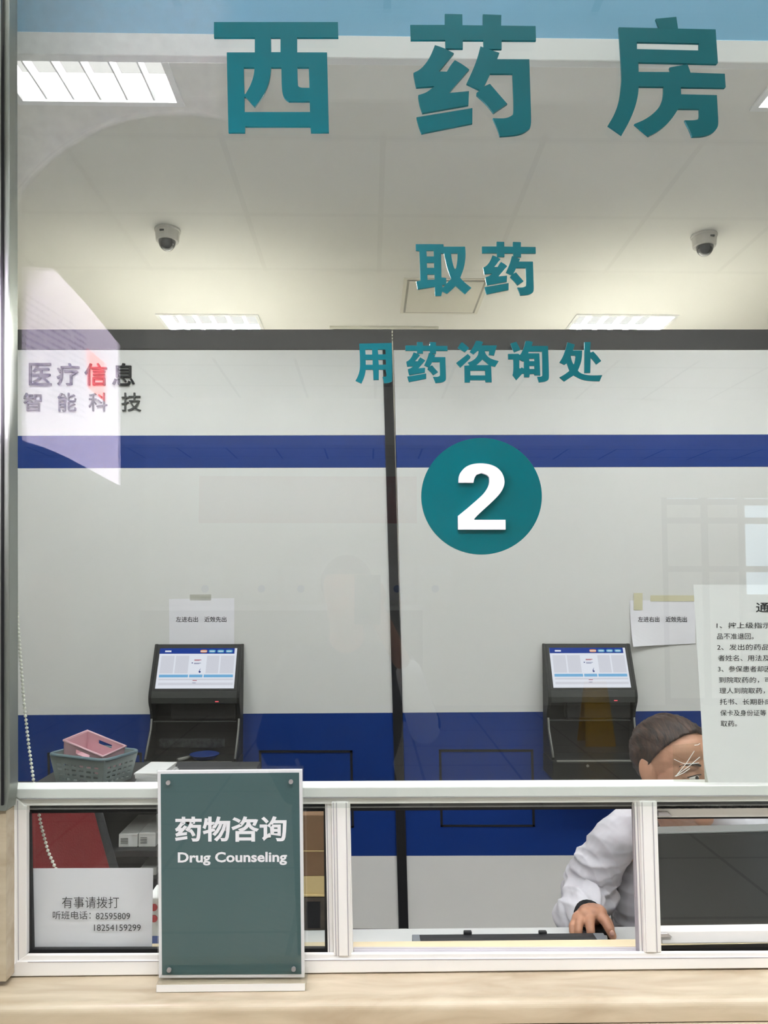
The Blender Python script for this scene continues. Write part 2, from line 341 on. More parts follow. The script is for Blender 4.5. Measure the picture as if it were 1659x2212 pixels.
obj('wall_front_top', B((xl - .16, -.02, 2.85), (GR, .10, CEIL)), M['wall'], kind='structure')
obj('wall_front_low', B((xl - .16, .012, 0), (GR, .10, LEDGE - .142)), M['wall'], kind='structure')
obj('ceiling_lobby', B((-4.5, YF - .2, CEIL), (7, -.02, CEIL + .12)), M['lobbyceil'], kind='structure')
obj('wall_lobby_left', B((-4.6, YF, 0), (-4.5, -.02, CEIL)), M['wall'], kind='structure')
obj('wall_lobby_right', B((7, YF, 0), (7.1, -.02, CEIL)), M['wall'], kind='structure')
dx0, dx1, dz1 = 3.9, 6.6, 2.75
bm = bmesh.new()
box(bm, (-4.5, YF - .15, 0), (dx0, YF, CEIL)); box(bm, (dx1, YF - .15, 0), (7, YF, CEIL)); box(bm, (dx0, YF - .15, dz1), (dx1, YF, CEIL))
obj('wall_lobby_back', bm, M['wall'], kind='structure')
# side pillar at the left of the hatch, with the aluminium channel that holds the glass
obj('trim_1', Q([(-260, -520), (19, -520), (20, 1700), (14, 1752), (-260, 1752)], -.030, .0), M['alu'], kind='structure', bevel=.002)
obj('trim_2', Q([(2, -520), (6, -520), (6, 1740), (2, 1740)], -.034, -.029), M['mdark'], kind='structure')
obj('trim_3', Q([(-260, 1752), (13, 1752), (13, 2120), (-260, 2120)], -.026, .0), M['stone'], kind='structure')

# stone ledge below the hatch
led = thing('counter_ledge', (0.6, 0, LEDGE), 'long cream marble ledge running under the white service window', 'counter')
def slabprof(y0, y1, z0, z1, r):
    pts = [(y1, z0), (y1, z1)]
    for k in range(9):
        a = math.pi / 2 * k / 8; pts.append((y0 + r - r * math.sin(a), z1 - r + r * math.cos(a)))
    pts += [(y0, z0)]
    return pts
def extrude_x(bm, prof, x0, x1, m=0):
    solid(bm, [[Vector((x0, y, z)) for y, z in prof]], Vector((x1 - x0, 0, 0)), m)
yf = Z(800, 2166, LEDGE).y
bm = bmesh.new(); extrude_x(bm, slabprof(yf, .0115, LEDGE - .03, LEDGE, .012), -1.6, GR); obj('slab', bm, M['stone'], led, smooth=False)
bm = bmesh.new(); extrude_x(bm, slabprof(yf - .10, .0115, LEDGE - .14, LEDGE - .032, .02), -1.6, GR); obj('apron', bm, M['stone'], led)

# ---- big fixed pane
w2 = thing('window_2', (0.5, 0, 1.2), kind='structure')
c0, c1 = P(380, 640, 0), P(780, 640, 0)
M['pane'] = glass_mat('pane_glass', 0.047, film=(c0.x, c0.z, c1.x - c0.x, P(520, 100, 0).x))
gb = P(830, 1745, -.008).z
obj('pane', B((GL - .006, -.008, gb), (GR, 0.0, 2.85)), M['pane'], w2)

# ---- lower sliding window
w1 = thing('window_1', (0.5, 0, LEDGE), kind='structure')
def bars(polys, y0, y1):
    bm = bmesh.new()
    for p in polys: quad(bm, p, y0, y1)
    return bm
# top rail: three stepped faces
obj('top_rail', bars([[(12, 1704), (1720, 1696), (1720, 1719), (40, 1726)]], .004, .042), M['frame_g'], w1, bevel=.0015)
obj('top_rail_face', Q([(38, 1726), (1720, 1719), (1720, 1731), (52, 1741)], .009, .04), M['frame'], w1, bevel=.0012)
bm = bmesh.new(); quad(bm, [(13, 1705), (39, 1727), (52, 1741), (57, 1741), (57, 2063), (40, 2078), (14, 2109)], .006, .018); quad(bm, [(12, 1705), (30, 1712), (30, 2092), (12, 2109)], .001, .017)
obj('left_post', bm, M['frame'], w1, bevel=.0015)
bm = bmesh.new(); quad(bm, [(12, 2110), (36, 2077), (1720, 2068), (1720, 2091)], .002, .012); quad(bm, [(36, 2078), (58, 2063), (1720, 2057), (1720, 2068)], .0045, .011)
obj('bottom_rail', bm, M['frame'], w1, bevel=.0012)
def post(pts_list):
    bm = bmesh.new()
    for pts, y0 in pts_list: quad(bm, pts, y0, .022)
    return obj('post', bm, M['frame'], w1, bevel=.0012)
post([([(702, 1733), (716, 1733), (721, 2066), (708, 2066)], .012), ([(716, 1733), (753, 1733), (759, 2066), (721, 2066)], .004), ([(726, 1733), (748, 1733), (753, 2066), (731, 2066)], .002), ([(752, 1733), (756, 1733), (763, 2066), (758, 2066)], .008)])
post([([(1371, 1731), (1384, 1731), (1396, 2060), (1383, 2060)], .010), ([(1382, 1731), (1419, 1731), (1429, 2058), (1392, 2058)], .004), ([(1388, 1731), (1408, 1731), (1418, 2058), (1397, 2058)], .002)])
def grooves(ls, par=w1):  # thin grey strips that paint the shade of the frame's grooves
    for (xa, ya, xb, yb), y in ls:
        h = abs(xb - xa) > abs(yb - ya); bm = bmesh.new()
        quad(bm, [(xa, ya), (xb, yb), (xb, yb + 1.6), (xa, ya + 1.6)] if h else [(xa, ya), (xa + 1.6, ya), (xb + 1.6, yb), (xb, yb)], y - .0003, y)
        obj('groove_line', bm, M['groove_line'], par)
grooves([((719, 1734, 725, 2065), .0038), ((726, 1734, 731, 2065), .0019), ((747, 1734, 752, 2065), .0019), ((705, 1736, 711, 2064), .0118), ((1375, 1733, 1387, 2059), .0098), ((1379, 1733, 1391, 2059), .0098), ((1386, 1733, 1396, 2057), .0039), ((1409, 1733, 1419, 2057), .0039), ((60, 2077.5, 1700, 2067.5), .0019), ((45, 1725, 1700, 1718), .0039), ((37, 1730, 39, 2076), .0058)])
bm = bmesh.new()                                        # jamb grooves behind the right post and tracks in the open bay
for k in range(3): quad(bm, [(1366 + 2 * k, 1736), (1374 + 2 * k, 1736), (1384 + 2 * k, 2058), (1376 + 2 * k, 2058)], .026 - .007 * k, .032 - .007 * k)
obj('jamb', bm, M['groove_line'], w1, bevel=.0008)
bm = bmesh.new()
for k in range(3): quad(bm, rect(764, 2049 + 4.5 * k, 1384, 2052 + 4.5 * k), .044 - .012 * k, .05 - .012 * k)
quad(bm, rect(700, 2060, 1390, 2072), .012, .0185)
obj('track', bm, M['groove_line'], w1, bevel=.0006)
obj('head_track', Q([(52, 1740), (1720, 1731), (1720, 1745), (52, 1757)], .03, .06), M['seam'], w1)
obj('gasket', bars([[(57, 1755), (64, 1755), (70, 2052), (62, 2063)], [(62, 2051), (706, 2049), (708, 2061), (62, 2063)], [(699, 1740), (705, 1740), (710, 2062), (702, 2062)]], .016, .024), M['black'], w1)
sl = obj('left_sash_glass', Q([(62, 1757), (702, 1750), (704, 2056), (66, 2058)], .018, .022), M['sash'], w1)
# right sliding sash
sr = obj('sash', bars([[(1421, 1737), (1760, 1737), (1760, 1764), (1421, 1766)]], .030, .05), M['frame'], w1, bevel=.001)
obj('sash_rail', bars([[(1426, 2011), (1760, 2006), (1760, 2036), (1430, 2040)]], .030, .05), M['frame'], sr, bevel=.002)
obj('sash_gasket', bars([[(1421, 1765), (1760, 1764), (1760, 1768), (1421, 1769)], [(1432, 2050), (1760, 2044), (1760, 2056), (1432, 2058)]], .034, .046), M['black'], sr)
obj('sash_pane', Q([(1421, 1766), (1760, 1764), (1760, 2010), (1426, 2013)], .038, .042), M['sash'], sr)
for yy, nm in ((1754, 'latch'), (2016, 'latch')):
    s = 10 if yy < 1800 else 9
    obj(nm, bars([[(1422, yy), (1443, yy), (1453, yy + s), (1422, yy + s)], ], .026, .031), M['steel'], sr, bevel=.0008)
# inner cream ledge
zl = P(900, 2048, .05).z; ye = Z(900, 2032, zl).y
obj('trim_4', B((xl - .15, .05, zl - .03), (GR, ye, zl)), M['ledge'], kind='structure', bevel=.002)
obj('trim_5', B((xl - .15, .0525, LEDGE - .141), (GR, .0995, zl - .0305)), M['wall'], kind='structure')

# ------------------------------------------------------------------ dispensing machines
YM = 2.33
FLOORZ = 0.0
def machine(name, xs, label, post):
    """xs: function giving the left/right photo columns for a photo row"""
    cx = P(sum(xs(1300)) / 2, 1300, YM).x
    t = thing(name, (cx, YM, 0), label, 'dispensing machine', 'pharmacy dispensing machines along the back')
    def band(nm, ya, yb, m, y0=YM, th=.05):
        a, b = xs(ya), xs(yb)
        if len(ya_yb := (ya, yb)) and True:
            return obj(nm, Q([(a[0], ya + sl_(a[0], ya)), (a[1], ya + sl_(a[1], ya)), (b[1], yb + sl_(b[1], yb)), (b[0], yb + sl_(b[0], yb))], y0, y0 + th), m, t, bevel=.0015)
    def sl_(x, y):                                     # gentle fall of the long horizontals
        k = {1540: -.0062, 940: -.0018, 1010: -.002, 1849: -.003}.get(y, 0); return k * (x - 830)
    band('top_band', 711.5, 755, M['mdark'])
    band('upper_panel', 756, 940, M['mwhite']); band('upper_stripe', 940, 1010, M['mblue'])
    band('middle_panel', 1010, 1540, M['mwhite']); band('lower_stripe', 1540, 1849, M['mblue'])
    band('lower_panel', 1849, 2006, M['mwhite'])
    bz = P(800, 2006, YM).z
    x0, x1 = P(xs(2006)[0], 2006, YM).x, P(xs(2006)[1], 2006, YM).x
    obj('plinth', B((x0, YM + .01, 0), (x1, YM + .06, bz)), M['seam'], t)
    zt = P(800, 711.5, YM).z
    xa, xb = P(xs(711)[0], 711, YM).x, P(xs(711)[1], 711, YM).x
    obj('carcass', B((max(xa, x0) + .03, YM + .05, 0.0), (min(xb, x1) - .03, YM + 1.5, zt - .002)), M['mtop'], t)
    return t
sep = lambda y: 831 + (y - 755) * .0252               # the dark upright leans a touch, as in the photo
ml = machine('dispensing_machine', lambda y: (-330, sep(y)), 'white and blue dispensing machine left of the black upright', None)
mr = machine('dispensing_machine', lambda y: (sep(y) + 19, 2150), 'white and blue dispensing machine right of the black upright', None)
obj('upright', Q([(826, 711), (844, 711), (sep(2006) + 19, 2006), (sep(2006), 2006)], YM - .006, YM + .049), M['mdark'], ml, bevel=.002)
obj('upright_edge', bars([[(825, 712), (827, 712), (sep(2006) + 1, 2006), (sep(2006) - 1, 2006)], [(844, 712), (846, 712), (sep(2006) + 20, 2006), (sep(2006) + 18, 2006)]], YM - .008, YM - .004), M['seam'], ml)
def outline(rects, parent):
    for (x0, y0, x1, y1) in rects:
        k = (y1 - y0) * .022
        bm = bmesh.new()
        for p in ([(x0, y0), (x1, y0), (x1, y0 + 5), (x0, y0 + 5)], [(x0, y0), (x0 + 5, y0), (x0 + 5 + k, y1), (x0 + k, y1)], [(x1 - 5, y0), (x1, y0), (x1 + k, y1), (x1 - 5 + k, y1)], [(x0 + k, y1 - 4), (x1 + k, y1 - 4), (x1 + k, y1), (x0 + k, y1)]):
            quad(bm, p, YM - .003, YM + .004)
        obj('hatch_outline', bm, M['seam'], parent)
outline([(102, 1626, 306, 1790), (559, 1621, 761, 1788)], ml); outline([(948, 1619, 1152, 1786)], mr)
# lettering on the left machine
for ch, x0 in (('医', 62), ('疗', 122), ('信', 182), ('息', 242)):
    bm = bmesh.new(); text_px(bm, ch, (x0, 784, x0 + 48, 832), YM - .012, .006, thick=Vector((0, .011, 0))); obj('character', bm, M['mdark'], ml)
for ch, x0, x1 in (('智', 50, 89), ('能', 124, 164), ('科', 191, 231), ('技', 262, 304)):
    bm = bmesh.new(); text_px(bm, ch, (x0, 848, x1, 888), YM - .010, 0, thick=Vector((0, .009, 0))); obj('character', bm, M['kgrey'], ml)

# ------------------------------------------------------------------ kiosk terminals
def terminal(px0, px1, py, label):
    a, b = P(px0, py, YM), P(px1, py, YM); x0, x1, zt = a.x, b.x, a.z; wd = x1 - x0
    t = thing('dispensing_terminal', ((x0 + x1) / 2, YM, zt - .60), label, 'terminal', 'touchscreen terminals on the dispensing machines')
    def prof(pts, xa, xb, nm, m, bevel=.002, par=t):
        bm = bmesh.new(); solid(bm, [[Vector((xa, YM - d, zt + z)) for d, z in pts]], Vector((xb - xa, 0, 0))); return obj(nm, bm, m, par, bevel=bevel)
    cheek = [(.0, 0), (.018, 0), (.105, -.195), (.112, -.225), (.108, -.25), (.085, -.285), (.075, -.32), (.085, -.365), (.165, -.475), (.165, -.485), (0, -.485)]
    for xa, xb in ((x0, x0 + .012), (x1 - .012, x1)):
        p = prof([(d * .98, z) for d, z in cheek], xa, xb, 'side_panel', M['kblack'])
    # pale edge along the curved lower lip of each cheek
    for xa in (x0 + .002, x1 - .012):
        bm = bmesh.new(); tube(bm, [Vector((xa + .005, YM - d - .001, zt + z)) for d, z in ((.074, -.32), (.085, -.365), (.125, -.42), (.163, -.474))], .0042); obj('edge_trim', bm, M['kedge'], t, smooth=True)
    prof([(.0, -.001), (.016, -.001), (.103, -.196), (.09, -.20), (0, -.03)], x0 + .012, x1 - .012, 'bezel', M['kblack'])
    prof([(.0, -.19), (.103, -.196), (.110, -.225), (.106, -.25), (.03, -.25), (0, -.25)], x0 + .012, x1 - .012, 'brow', M['kgrey'])
    obj('back_plate', B((x0 + .012, YM - .02, zt - .49), (x1 - .012, YM, zt - .24)), M['kdark'], t)
    obj('scanner_block', B((x0 + .09, YM - .075, zt - .325), (x1 - .02, YM - .02, zt - .252)), M['kdark'], t, bevel=.006)
    obj('rail', B((x0 + .012, YM - .07, zt - .337), (x1 - .02, YM - .06, zt - .331)), M['kgrey'], t, bevel=.002)
    bm = bmesh.new(); box(bm, (x0 - .002, YM - .185, zt - .565), (x1 + .002, YM, zt - .487)); obj('tray', bm, M['kblack'], t, bevel=.004)
    bm = bmesh.new(); box(bm, (x0 + .016, YM - .186, zt - .489), (x1 - .016, YM - .178, zt - .481)); obj('tray_lip', bm, M['kedge'], t, bevel=.002)
    bm = bmesh.new(); cyl(bm, ((x0 + x1) / 2 - .05, YM - .187, zt - .505), ((x0 + x1) / 2 - .05, YM - .183, zt - .505), .006); obj('lock', bm, M['kedge'], t)
    bm = bmesh.new(); box(bm, (x1 - .105, YM - .1085, zt - .243), (x1 - .09, YM - .104, zt - .2395)); obj('indicator_light', bm, M['led'], t)
    # screen on the sloping bezel
    A, Bv = Vector((x0 + .026, YM - .0235, zt - .018)), Vector((x1 - .026, YM - .0235, zt - .018))
    D = Vector((x0 + .026, YM - .0985, zt - .186))
    nrm = (Bv - A).cross(D - A).normalized(); nrm = nrm if nrm.y < 0 else -nrm
    S = lambda u, v, o=.001: A + (Bv - A) * u + (D - A) * v + nrm * o
    def sr_(bm, u0, v0, u1, v1, o):
        f = bm.faces.new([bm.verts.new(S(u, v, o)) for u, v in ((u0, v0), (u1, v0), (u1, v1), (u0, v1))])
    bm = bmesh.new(); solid(bm, [[S(u, v) for u, v in ((0, 0), (1, 0), (1, 1), (0, 1))]], nrm * -.004); scr = obj('screen', bm, M['s_white'], t)
    def ui(nm, rs, m, o=.0016):
        for r in rs:
            bm = bmesh.new(); sr_(bm, *r, o); obj(nm, bm, m, scr)
    ui('screen_header', [(0, 0, .97, .14)], M['s_head'])
    ui('screen_tile', [(.03, .19, .2, .63), (.22, .19, .39, .63), (.62, .19, .78, .63), (.80, .19, .975, .63), (.03, .76, .98, .80), (.03, .86, .98, .92)], M['s_grey'])
    ui('screen_bar', [(.03, .66, .4, .73), (.415, .66, .585, .73), (.6, .66, .975, .73)], M['s_bar'])
    def pill(u, m):
        bm = bmesh.new(); n = 16
        bm.faces.new([bm.verts.new(S(u + .045 * math.copysign(abs(math.cos(k * 2 * math.pi / n)) ** .6, math.cos(k * 2 * math.pi / n)), .078 + .037 * math.copysign(abs(math.sin(k * 2 * math.pi / n)) ** .6, math.sin(k * 2 * math.pi / n)), .0022)) for k in range(n)])
        obj('screen_button', bm, m, scr)
    pill(.57, M['s_orange']); pill(.68, M['s_pill']); pill(.79, M['s_pill']); pill(.90, M['s_pill'])
    ui('screen_text', [(.46, .29, .55, .305), (.46, .31, .53, .32), (.465, .80, .52, .815)], M['s_red'], .0024)
    ui('screen_text', [(.46, .37, .55, .38), (.46, .39, .53, .40), (.465, .86, .51, .87), (.43, .36, .445, .385)], M['s_navy'], .0024)
    ui('screen_text', [(.53, .07, .61, .09), (.65, .07, .71, .09), (.76, .07, .82, .09), (.87, .07, .93, .09), (.07, .06, .15, .1)], M['s_white'], .0026)
    bm = bmesh.new(); bm.faces.new([bm.verts.new(S(u, v, .0024)) for u, v in ((.555, .50), (.535, .56), (.53, .60), (.545, .625), (.56, .60), (.55, .57), (.54, .58), (.548, .54))]); obj('screen_emblem', bm, M['s_navy'], scr)
    return t, x0, x1, zt
tl, kx0, kx1, kz = terminal(337, 527, 1391, 'black touchscreen terminal on the left machine, above the basket side')
tr, rx0, rx1, rz = terminal(1171, 1358, 1390, 'black touchscreen terminal on the right machine, behind the seated woman')
# a blue dish and a pale pen in the left terminal's tray
bm = bmesh.new(); n = 28
cyl(bm, (kx0 + .245, YM - .10, kz - .4865), (kx0 + .245, YM - .10, kz - .466), .045, 28, .065)
tag(obj('dish', bm, M['mblue'], smooth=False, bevel=.003), 'small dark blue dish lying in the tray of the left terminal', 'dish')
bm = bmesh.new(); cyl(bm, (kx0 + .145, YM - .165, kz - .478), (kx0 + .195, YM - .10, kz - .478), .008, 12)
tag(obj('marker_pen', bm, M['kedge'], smooth=True), 'pale grey marker pen beside the blue dish in the left tray', 'pen')
bm = bmesh.new(); box(bm, (kx0 + .03, YM - .030, kz - .455), (kx0 + .32, YM - .022, kz - .415)); obj('tape_strip', bm, mat('crinkled_tape', srgb(58, 60, 60), .25, noise=.6, nscale=60, bump=1, bscale=90), tl)
# paper notices taped to the machines
def sheet(name, pts, y, m, label, cat, curl=0, parent=None, nx=10, ny=10, amp=.0):
    bm = bmesh.new(); (ax, ay), (bx, by), (cx, cy), (dx, dy) = pts; g = []
    for j in range(ny + 1):
        row = []
        for i in range(nx + 1):
            u, v = i / nx, j / ny
            x = (ax * (1 - u) + bx * u) * (1 - v) + (dx * (1 - u) + cx * u) * v; yy = (ay * (1 - u) + by * u) * (1 - v) + (dy * (1 - u) + cy * u) * v
            p = P(x, yy, y); p.y -= curl * (v ** 3) * (1 - u) ** 2 * 4 + amp * math.sin(u * 7 + v * 3) * v
            row.append(bm.verts.new(p))
        g.append(row)
    for j in range(ny):
        for i in range(nx): bm.faces.new((g[j][i], g[j][i + 1], g[j + 1][i + 1], g[j + 1][i]))
    r = bmesh.ops.extrude_face_region(bm, geom=list(bm.faces)); bmesh.ops.translate(bm, verts=[q for q in r['geom'] if isinstance(q, bmesh.types.BMVert)], vec=(0, .0006, 0))
    return tag(obj(name, bm, m), label, cat)
nl = sheet('paper_notice', [(365, 1294), (506, 1292), (506, 1392), (366, 1393)], YM - .004, M['paper'], 'small paper notice taped above the left terminal', 'notice')
bm = bmesh.new(); text_px(bm, '左进右出　近效先出', (380, 1332, 489, 1344), YM - .0045, .012); obj('lettering', bm, M['ink'], nl)
obj('tape', bars([rect(410, 1284, 456, 1297)], YM - .0052, YM - .0046), M['tape'], nl)
nr = sheet('paper_notice', [(1360, 1297), (1502, 1296), (1502, 1390), (1364, 1396)], YM - .004, M['paper'], 'small curling paper notice taped right of the right terminal', 'notice', curl=.006)
bm = bmesh.new(); text_px(bm, '左进右出　近效先出', (1378, 1332, 1484, 1344), YM - .006, .012); obj('lettering', bm, M['ink'], nr)
obj('tape', bars([rect(1369, 1281, 1388, 1318)], YM - .0058, YM - .005), M['yellowtape'], nr)
obj('tape', bars([rect(1405, 1286, 1500, 1299)], YM - .0058, YM - .005), M['yellowtape'], nr)
# bracket on top of the right machine
zt = P(800, 711.5, YM).z
a = P(1587, 705, YM + .06); b = P(1612, 705, YM + .06)
t = thing('bracket', (b.x, YM + .08, zt), 'small dark bracket on top of the right dispensing machine', 'bracket')
bm = bmesh.new(); obox(bm, (a.x, YM + .09, zt + .013), (.05, .03, .022)); obj('arm', bm, M['mdark'], t, bevel=.002)
bm = bmesh.new(); obox(bm, (b.x + .03, YM + .09, zt + .011), (.05, .03, .018), .3); obj('arm', bm, M['mdark'], t, bevel=.002)

# ------------------------------------------------------------------ ceiling fittings of the pharmacy
def troffer(q, label, tubes, tm='tube'):
    x0, x1, y0, y1 = q
    t = thing('ceiling_light', ((x0 + x1) / 2, (y0 + y1) / 2, CEIL), label, 'ceiling light', 'fluorescent panels in the pharmacy ceiling')
    z = CEIL; bm = bmesh.new(); e = .022
    for lo, hi in (((x0, y0), (x1, y0 + e)), ((x0, y1 - e), (x1, y1)), ((x0, y0 + e), (x0 + e, y1 - e)), ((x1 - e, y0 + e), (x1, y1 - e))): box(bm, (*lo, z - .008), (*hi, z - .0005))
    obj('frame', bm, M['louver'], t)
    x0 += .010; x1 -= .010; y0 += .010; y1 -= .010
    obj('reflector', B((x0, y0, z + .100), (x1, y1, z + .104)), M['panel'], t)  # glows by itself to imitate a reflector lit by the tubes
    bm = bmesh.new()
    for lo, hi in (((x0, y0), (x1, y0 + .003)), ((x0, y1 - .003), (x1, y1)), ((x0, y0), (x0 + .003, y1)), ((x1 - .003, y0), (x1, y1))): box(bm, (*lo, z), (*hi, z + .1))
    obj('tray', bm, M['louver'], t)
    bm = bmesh.new()
    for k in range(1, 6):
        x = x0 + (x1 - x0) * k / 6; box(bm, (x - .003, y0 + .003, z + .002), (x + .003, y1 - .003, z + .045))
    obj('louvre', bm, M['louver'], t)
    for f in tubes:
        y = y0 + (y1 - y0) * f; bm = bmesh.new(); cyl(bm, (x0 + .01, y, z + .068), (x1 - .01, y, z + .068), .014, 14); obj('tube', bm, M[tm], t, smooth=True)
    return t
troffer(TRO[0], 'ceiling light at top left near the glass, half hidden by the blind bar', (.5,))
troffer(TRO[1], 'ceiling light at top right, cut by the photo edge', (.5,))
troffer(TRO[2], 'ceiling light above the left machine', (.3, .7), 'fartube')
troffer(TRO[3], 'ceiling light above the right machine', (.3, .7), 'fartube')
for q, nm in zip(TRO[4:], ('leftmost', 'second from the left', 'third from the left', 'rightmost')): troffer(q, 'added unseen ceiling light right behind the roller blind, %s of its row' % nm, (.3, .7))  # hidden row added to light the machine fronts and desk
def dome(px, py, label, face):
    c = Z(px, py, CEIL)
    t = thing('security_camera', (c.x, c.y, CEIL), label, 'security camera', 'dome cameras on the pharmacy ceiling')
    bm = bmesh.new(); cyl(bm, (c.x, c.y, CEIL), (c.x, c.y, CEIL - .012), .060, 32); cyl(bm, (c.x, c.y, CEIL - .01), (c.x, c.y, CEIL - .058), .056, 32, .052)
    obj('housing', bm, M['camw'], t, bevel=.003)
    bm = bmesh.new(); v = ellip(bm, (0, 0, 0), (.040, .040, .046), seg=32); bmesh.ops.delete(bm, geom=[q for q in bm.verts if q.co.z > .006], context='VERTS')
    bmesh.ops.translate(bm, verts=bm.verts, vec=(c.x, c.y - .004, CEIL - .058)); obj('dome', bm, M['camdome'], t, smooth=True)
    bm = bmesh.new(); box(bm, (c.x + face * .03 - .010, c.y - .056, CEIL - .030), (c.x + face * .03 + .010, c.y - .046, CEIL - .022)); obj('label_plate', bm, M['kgrey'], t)
    return t
dome(362, 496, 'white dome security camera on the ceiling at the left', -.4)
dome(1521, 508, 'white dome security camera on the ceiling at the right', .5)
q = [Z(x, y, CEIL - .002) for x, y in ((880, 604), (1052, 604), (1036, 674), (870, 674))]
hx0, hx1, hy0, hy1 = q[0].x, q[1].x, q[0].y, q[3].y
t = thing('access_hatch', ((hx0 + hx1) / 2, (hy0 + hy1) / 2, CEIL - .004), 'square access hatch in the pharmacy ceiling behind the small teal letters', 'access hatch')
obj('frame', B((hx0, hy0, CEIL - .006), (hx1, hy1, CEIL)), M['hatchline'], t)
obj('rim', B((hx0 - .02, hy0 - .02, CEIL - .004), (hx1 + .02, hy1 + .02, CEIL)), M['hatch'], t)
obj('panel', B((hx0 + .012, hy0 + .012, CEIL - .008), (hx1 - .012, hy1 - .012, CEIL)), M['hatch'], t)
a, b = Z(712, 703.5, CEIL), Z(948, 703.5, CEIL)
t = thing('ceiling_vent', ((a.x + b.x) / 2, a.y, CEIL - .01), 'long slot air vent in the ceiling just above the machine tops', 'air vent')
obj('frame', B((a.x, a.y, CEIL - .012), (b.x, a.y + .3, CEIL)), M['vent'], t, bevel=.002)
bm = bmesh.new()
for k in range(4): box(bm, (a.x + .02, a.y + .03 + k * .065, CEIL - .016), (b.x - .02, a.y + .055 + k * .065, CEIL - .011))
obj('slat', bm, M['ventgap'], t)

# ------------------------------------------------------------------ roller blind
t = thing('roller_blind', (0.6, .12, 2.45), 'blue roller blind pulled a little way down behind the top of the glass', 'blind')
yb = .09
obj('fabric', Q([(10, -130), (1900, -130), (1900, 90), (10, 68)], yb, yb + .002), M['blindfab'], t)
obj('hem_bar', Q([(14, 67), (1900, 90), (1900, 139), (14, 117)], yb - .006, yb + .012), M['hem'], t, bevel=.002)
obj('hem_shade', Q([(14, 117), (1900, 139), (1900, 142), (14, 120)], yb + .002, yb + .014), M['kgrey'], t)  # dark strip painting the shadow line under the hem bar
path = [P(x, y, .06) for x, y in ((21, -40), (22, 300), (21, 700), (23, 940), (28, 1120), (38, 1340), (52, 1520), (62, 1610), (73, 1690), (88, 1780), (104, 1840), (122, 1880), (135, 1900))]
bm = bmesh.new(); acc = 0; step = .0062
for a, b in zip(path, path[1:]):
    d = (b - a).length; s = acc
    while s < d:
        p = a.lerp(b, s / d); v = bmesh.ops.create_icosphere(bm, subdivisions=2, radius=.0026)['verts']; bmesh.ops.translate(bm, verts=v, vec=p); s += step
    acc = s - d
for a, b in zip(path, path[1:]): cyl(bm, a, b, .0006, 6)
obj('bead_chain', bm, M['bead'], t, smooth=True)

# ------------------------------------------------------------------ letters on the glass
G_XI = [[[(67, 97), (1548, 97), (1553, 280), (1060, 280), (1060, 460), (1418, 460), (1440, 1413), (1225, 1415), (1220, 1343), (440, 1343), (437, 1415), (240, 1415), (220, 460), (555, 460), (555, 280), (67, 280)],
    [(747, 280), (862, 280), (862, 457), (750, 457)], [(422, 637), (551, 637), (548, 700), (530, 780), (500, 860), (445, 955), (430, 960)],
    [(430, 990), (448, 992), (555, 1110), (620, 1030), (680, 930), (720, 830), (742, 730), (750, 637), (872, 637), (878, 900), (890, 965), (915, 1010), (960, 1042), (1210, 1042), (1215, 1172), (432, 1172)],
    [(1063, 637), (1200, 637), (1208, 883), (1110, 883), (1080, 870), (1068, 850)]]]
G_YAO = [[[(90, 187), (503, 187), (503, 55), (712, 60), (714, 190), (957, 193), (957, 60), (1178, 68), (1175, 195), (1587, 200), (1592, 372), (1182, 370), (1182, 473), (968, 473), (963, 368), (718, 368), (718, 467), (512, 467), (508, 365), (95, 365)]],
    [[(385, 427), (500, 465), (612, 525), (432, 742), (527, 745), (570, 670), (622, 607), (710, 655), (795, 718), (680, 850), (552, 1000), (792, 977), (785, 1143), (235, 1240), (205, 1160), (185, 1060), (185, 1025), (270, 1000), (330, 960), (380, 917), (160, 932), (135, 820), (128, 760), (210, 720), (290, 630), (340, 540)]],
    [[(163, 1290), (833, 1180), (832, 1362), (225, 1482), (190, 1400)]],
    [[(928, 443), (1155, 520), (1125, 597), (1512, 597), (1525, 1000), (1537, 1360), (1520, 1420), (1460, 1470), (1360, 1502), (1160, 1515), (1130, 1420), (1075, 1300), (1200, 1305), (1270, 1290), (1315, 1260), (1327, 1210), (1312, 768), (1045, 768), (975, 918), (925, 965), (762, 887), (840, 720), (890, 590)]],
    [[(960, 925), (1042, 890), (1140, 1005), (1250, 1130), (1085, 1240), (1000, 1130), (880, 1020), (880, 1000), (925, 965)]]]
G_FANG = [[[(645, 113), (890, 90), (912, 235), (688, 230)]],
    [[(203, 215), (1360, 240), (1388, 640), (1375, 652), (437, 632), (440, 748), (825, 750), (810, 695), (1025, 655), (1060, 757), (1470, 770), (1480, 930), (1470, 938), (945, 930), (948, 1015), (1375, 1025), (1385, 1200), (1395, 1370), (1375, 1430), (1310, 1490), (1200, 1520), (1080, 1522), (1050, 1440), (990, 1325), (1100, 1327), (1150, 1315), (1168, 1280), (1165, 1190), (915, 1188), (850, 1290), (760, 1390), (660, 1465), (560, 1515), (390, 1370), (500, 1325), (600, 1260), (680, 1180), (725, 1090), (738, 1000), (738, 925), (440, 922), (435, 1020), (400, 1170), (330, 1340), (240, 1500), (75, 1385), (150, 1260), (210, 1100), (235, 900), (240, 780)],
     [(420, 390), (1163, 405), (1163, 492), (420, 475)]]]
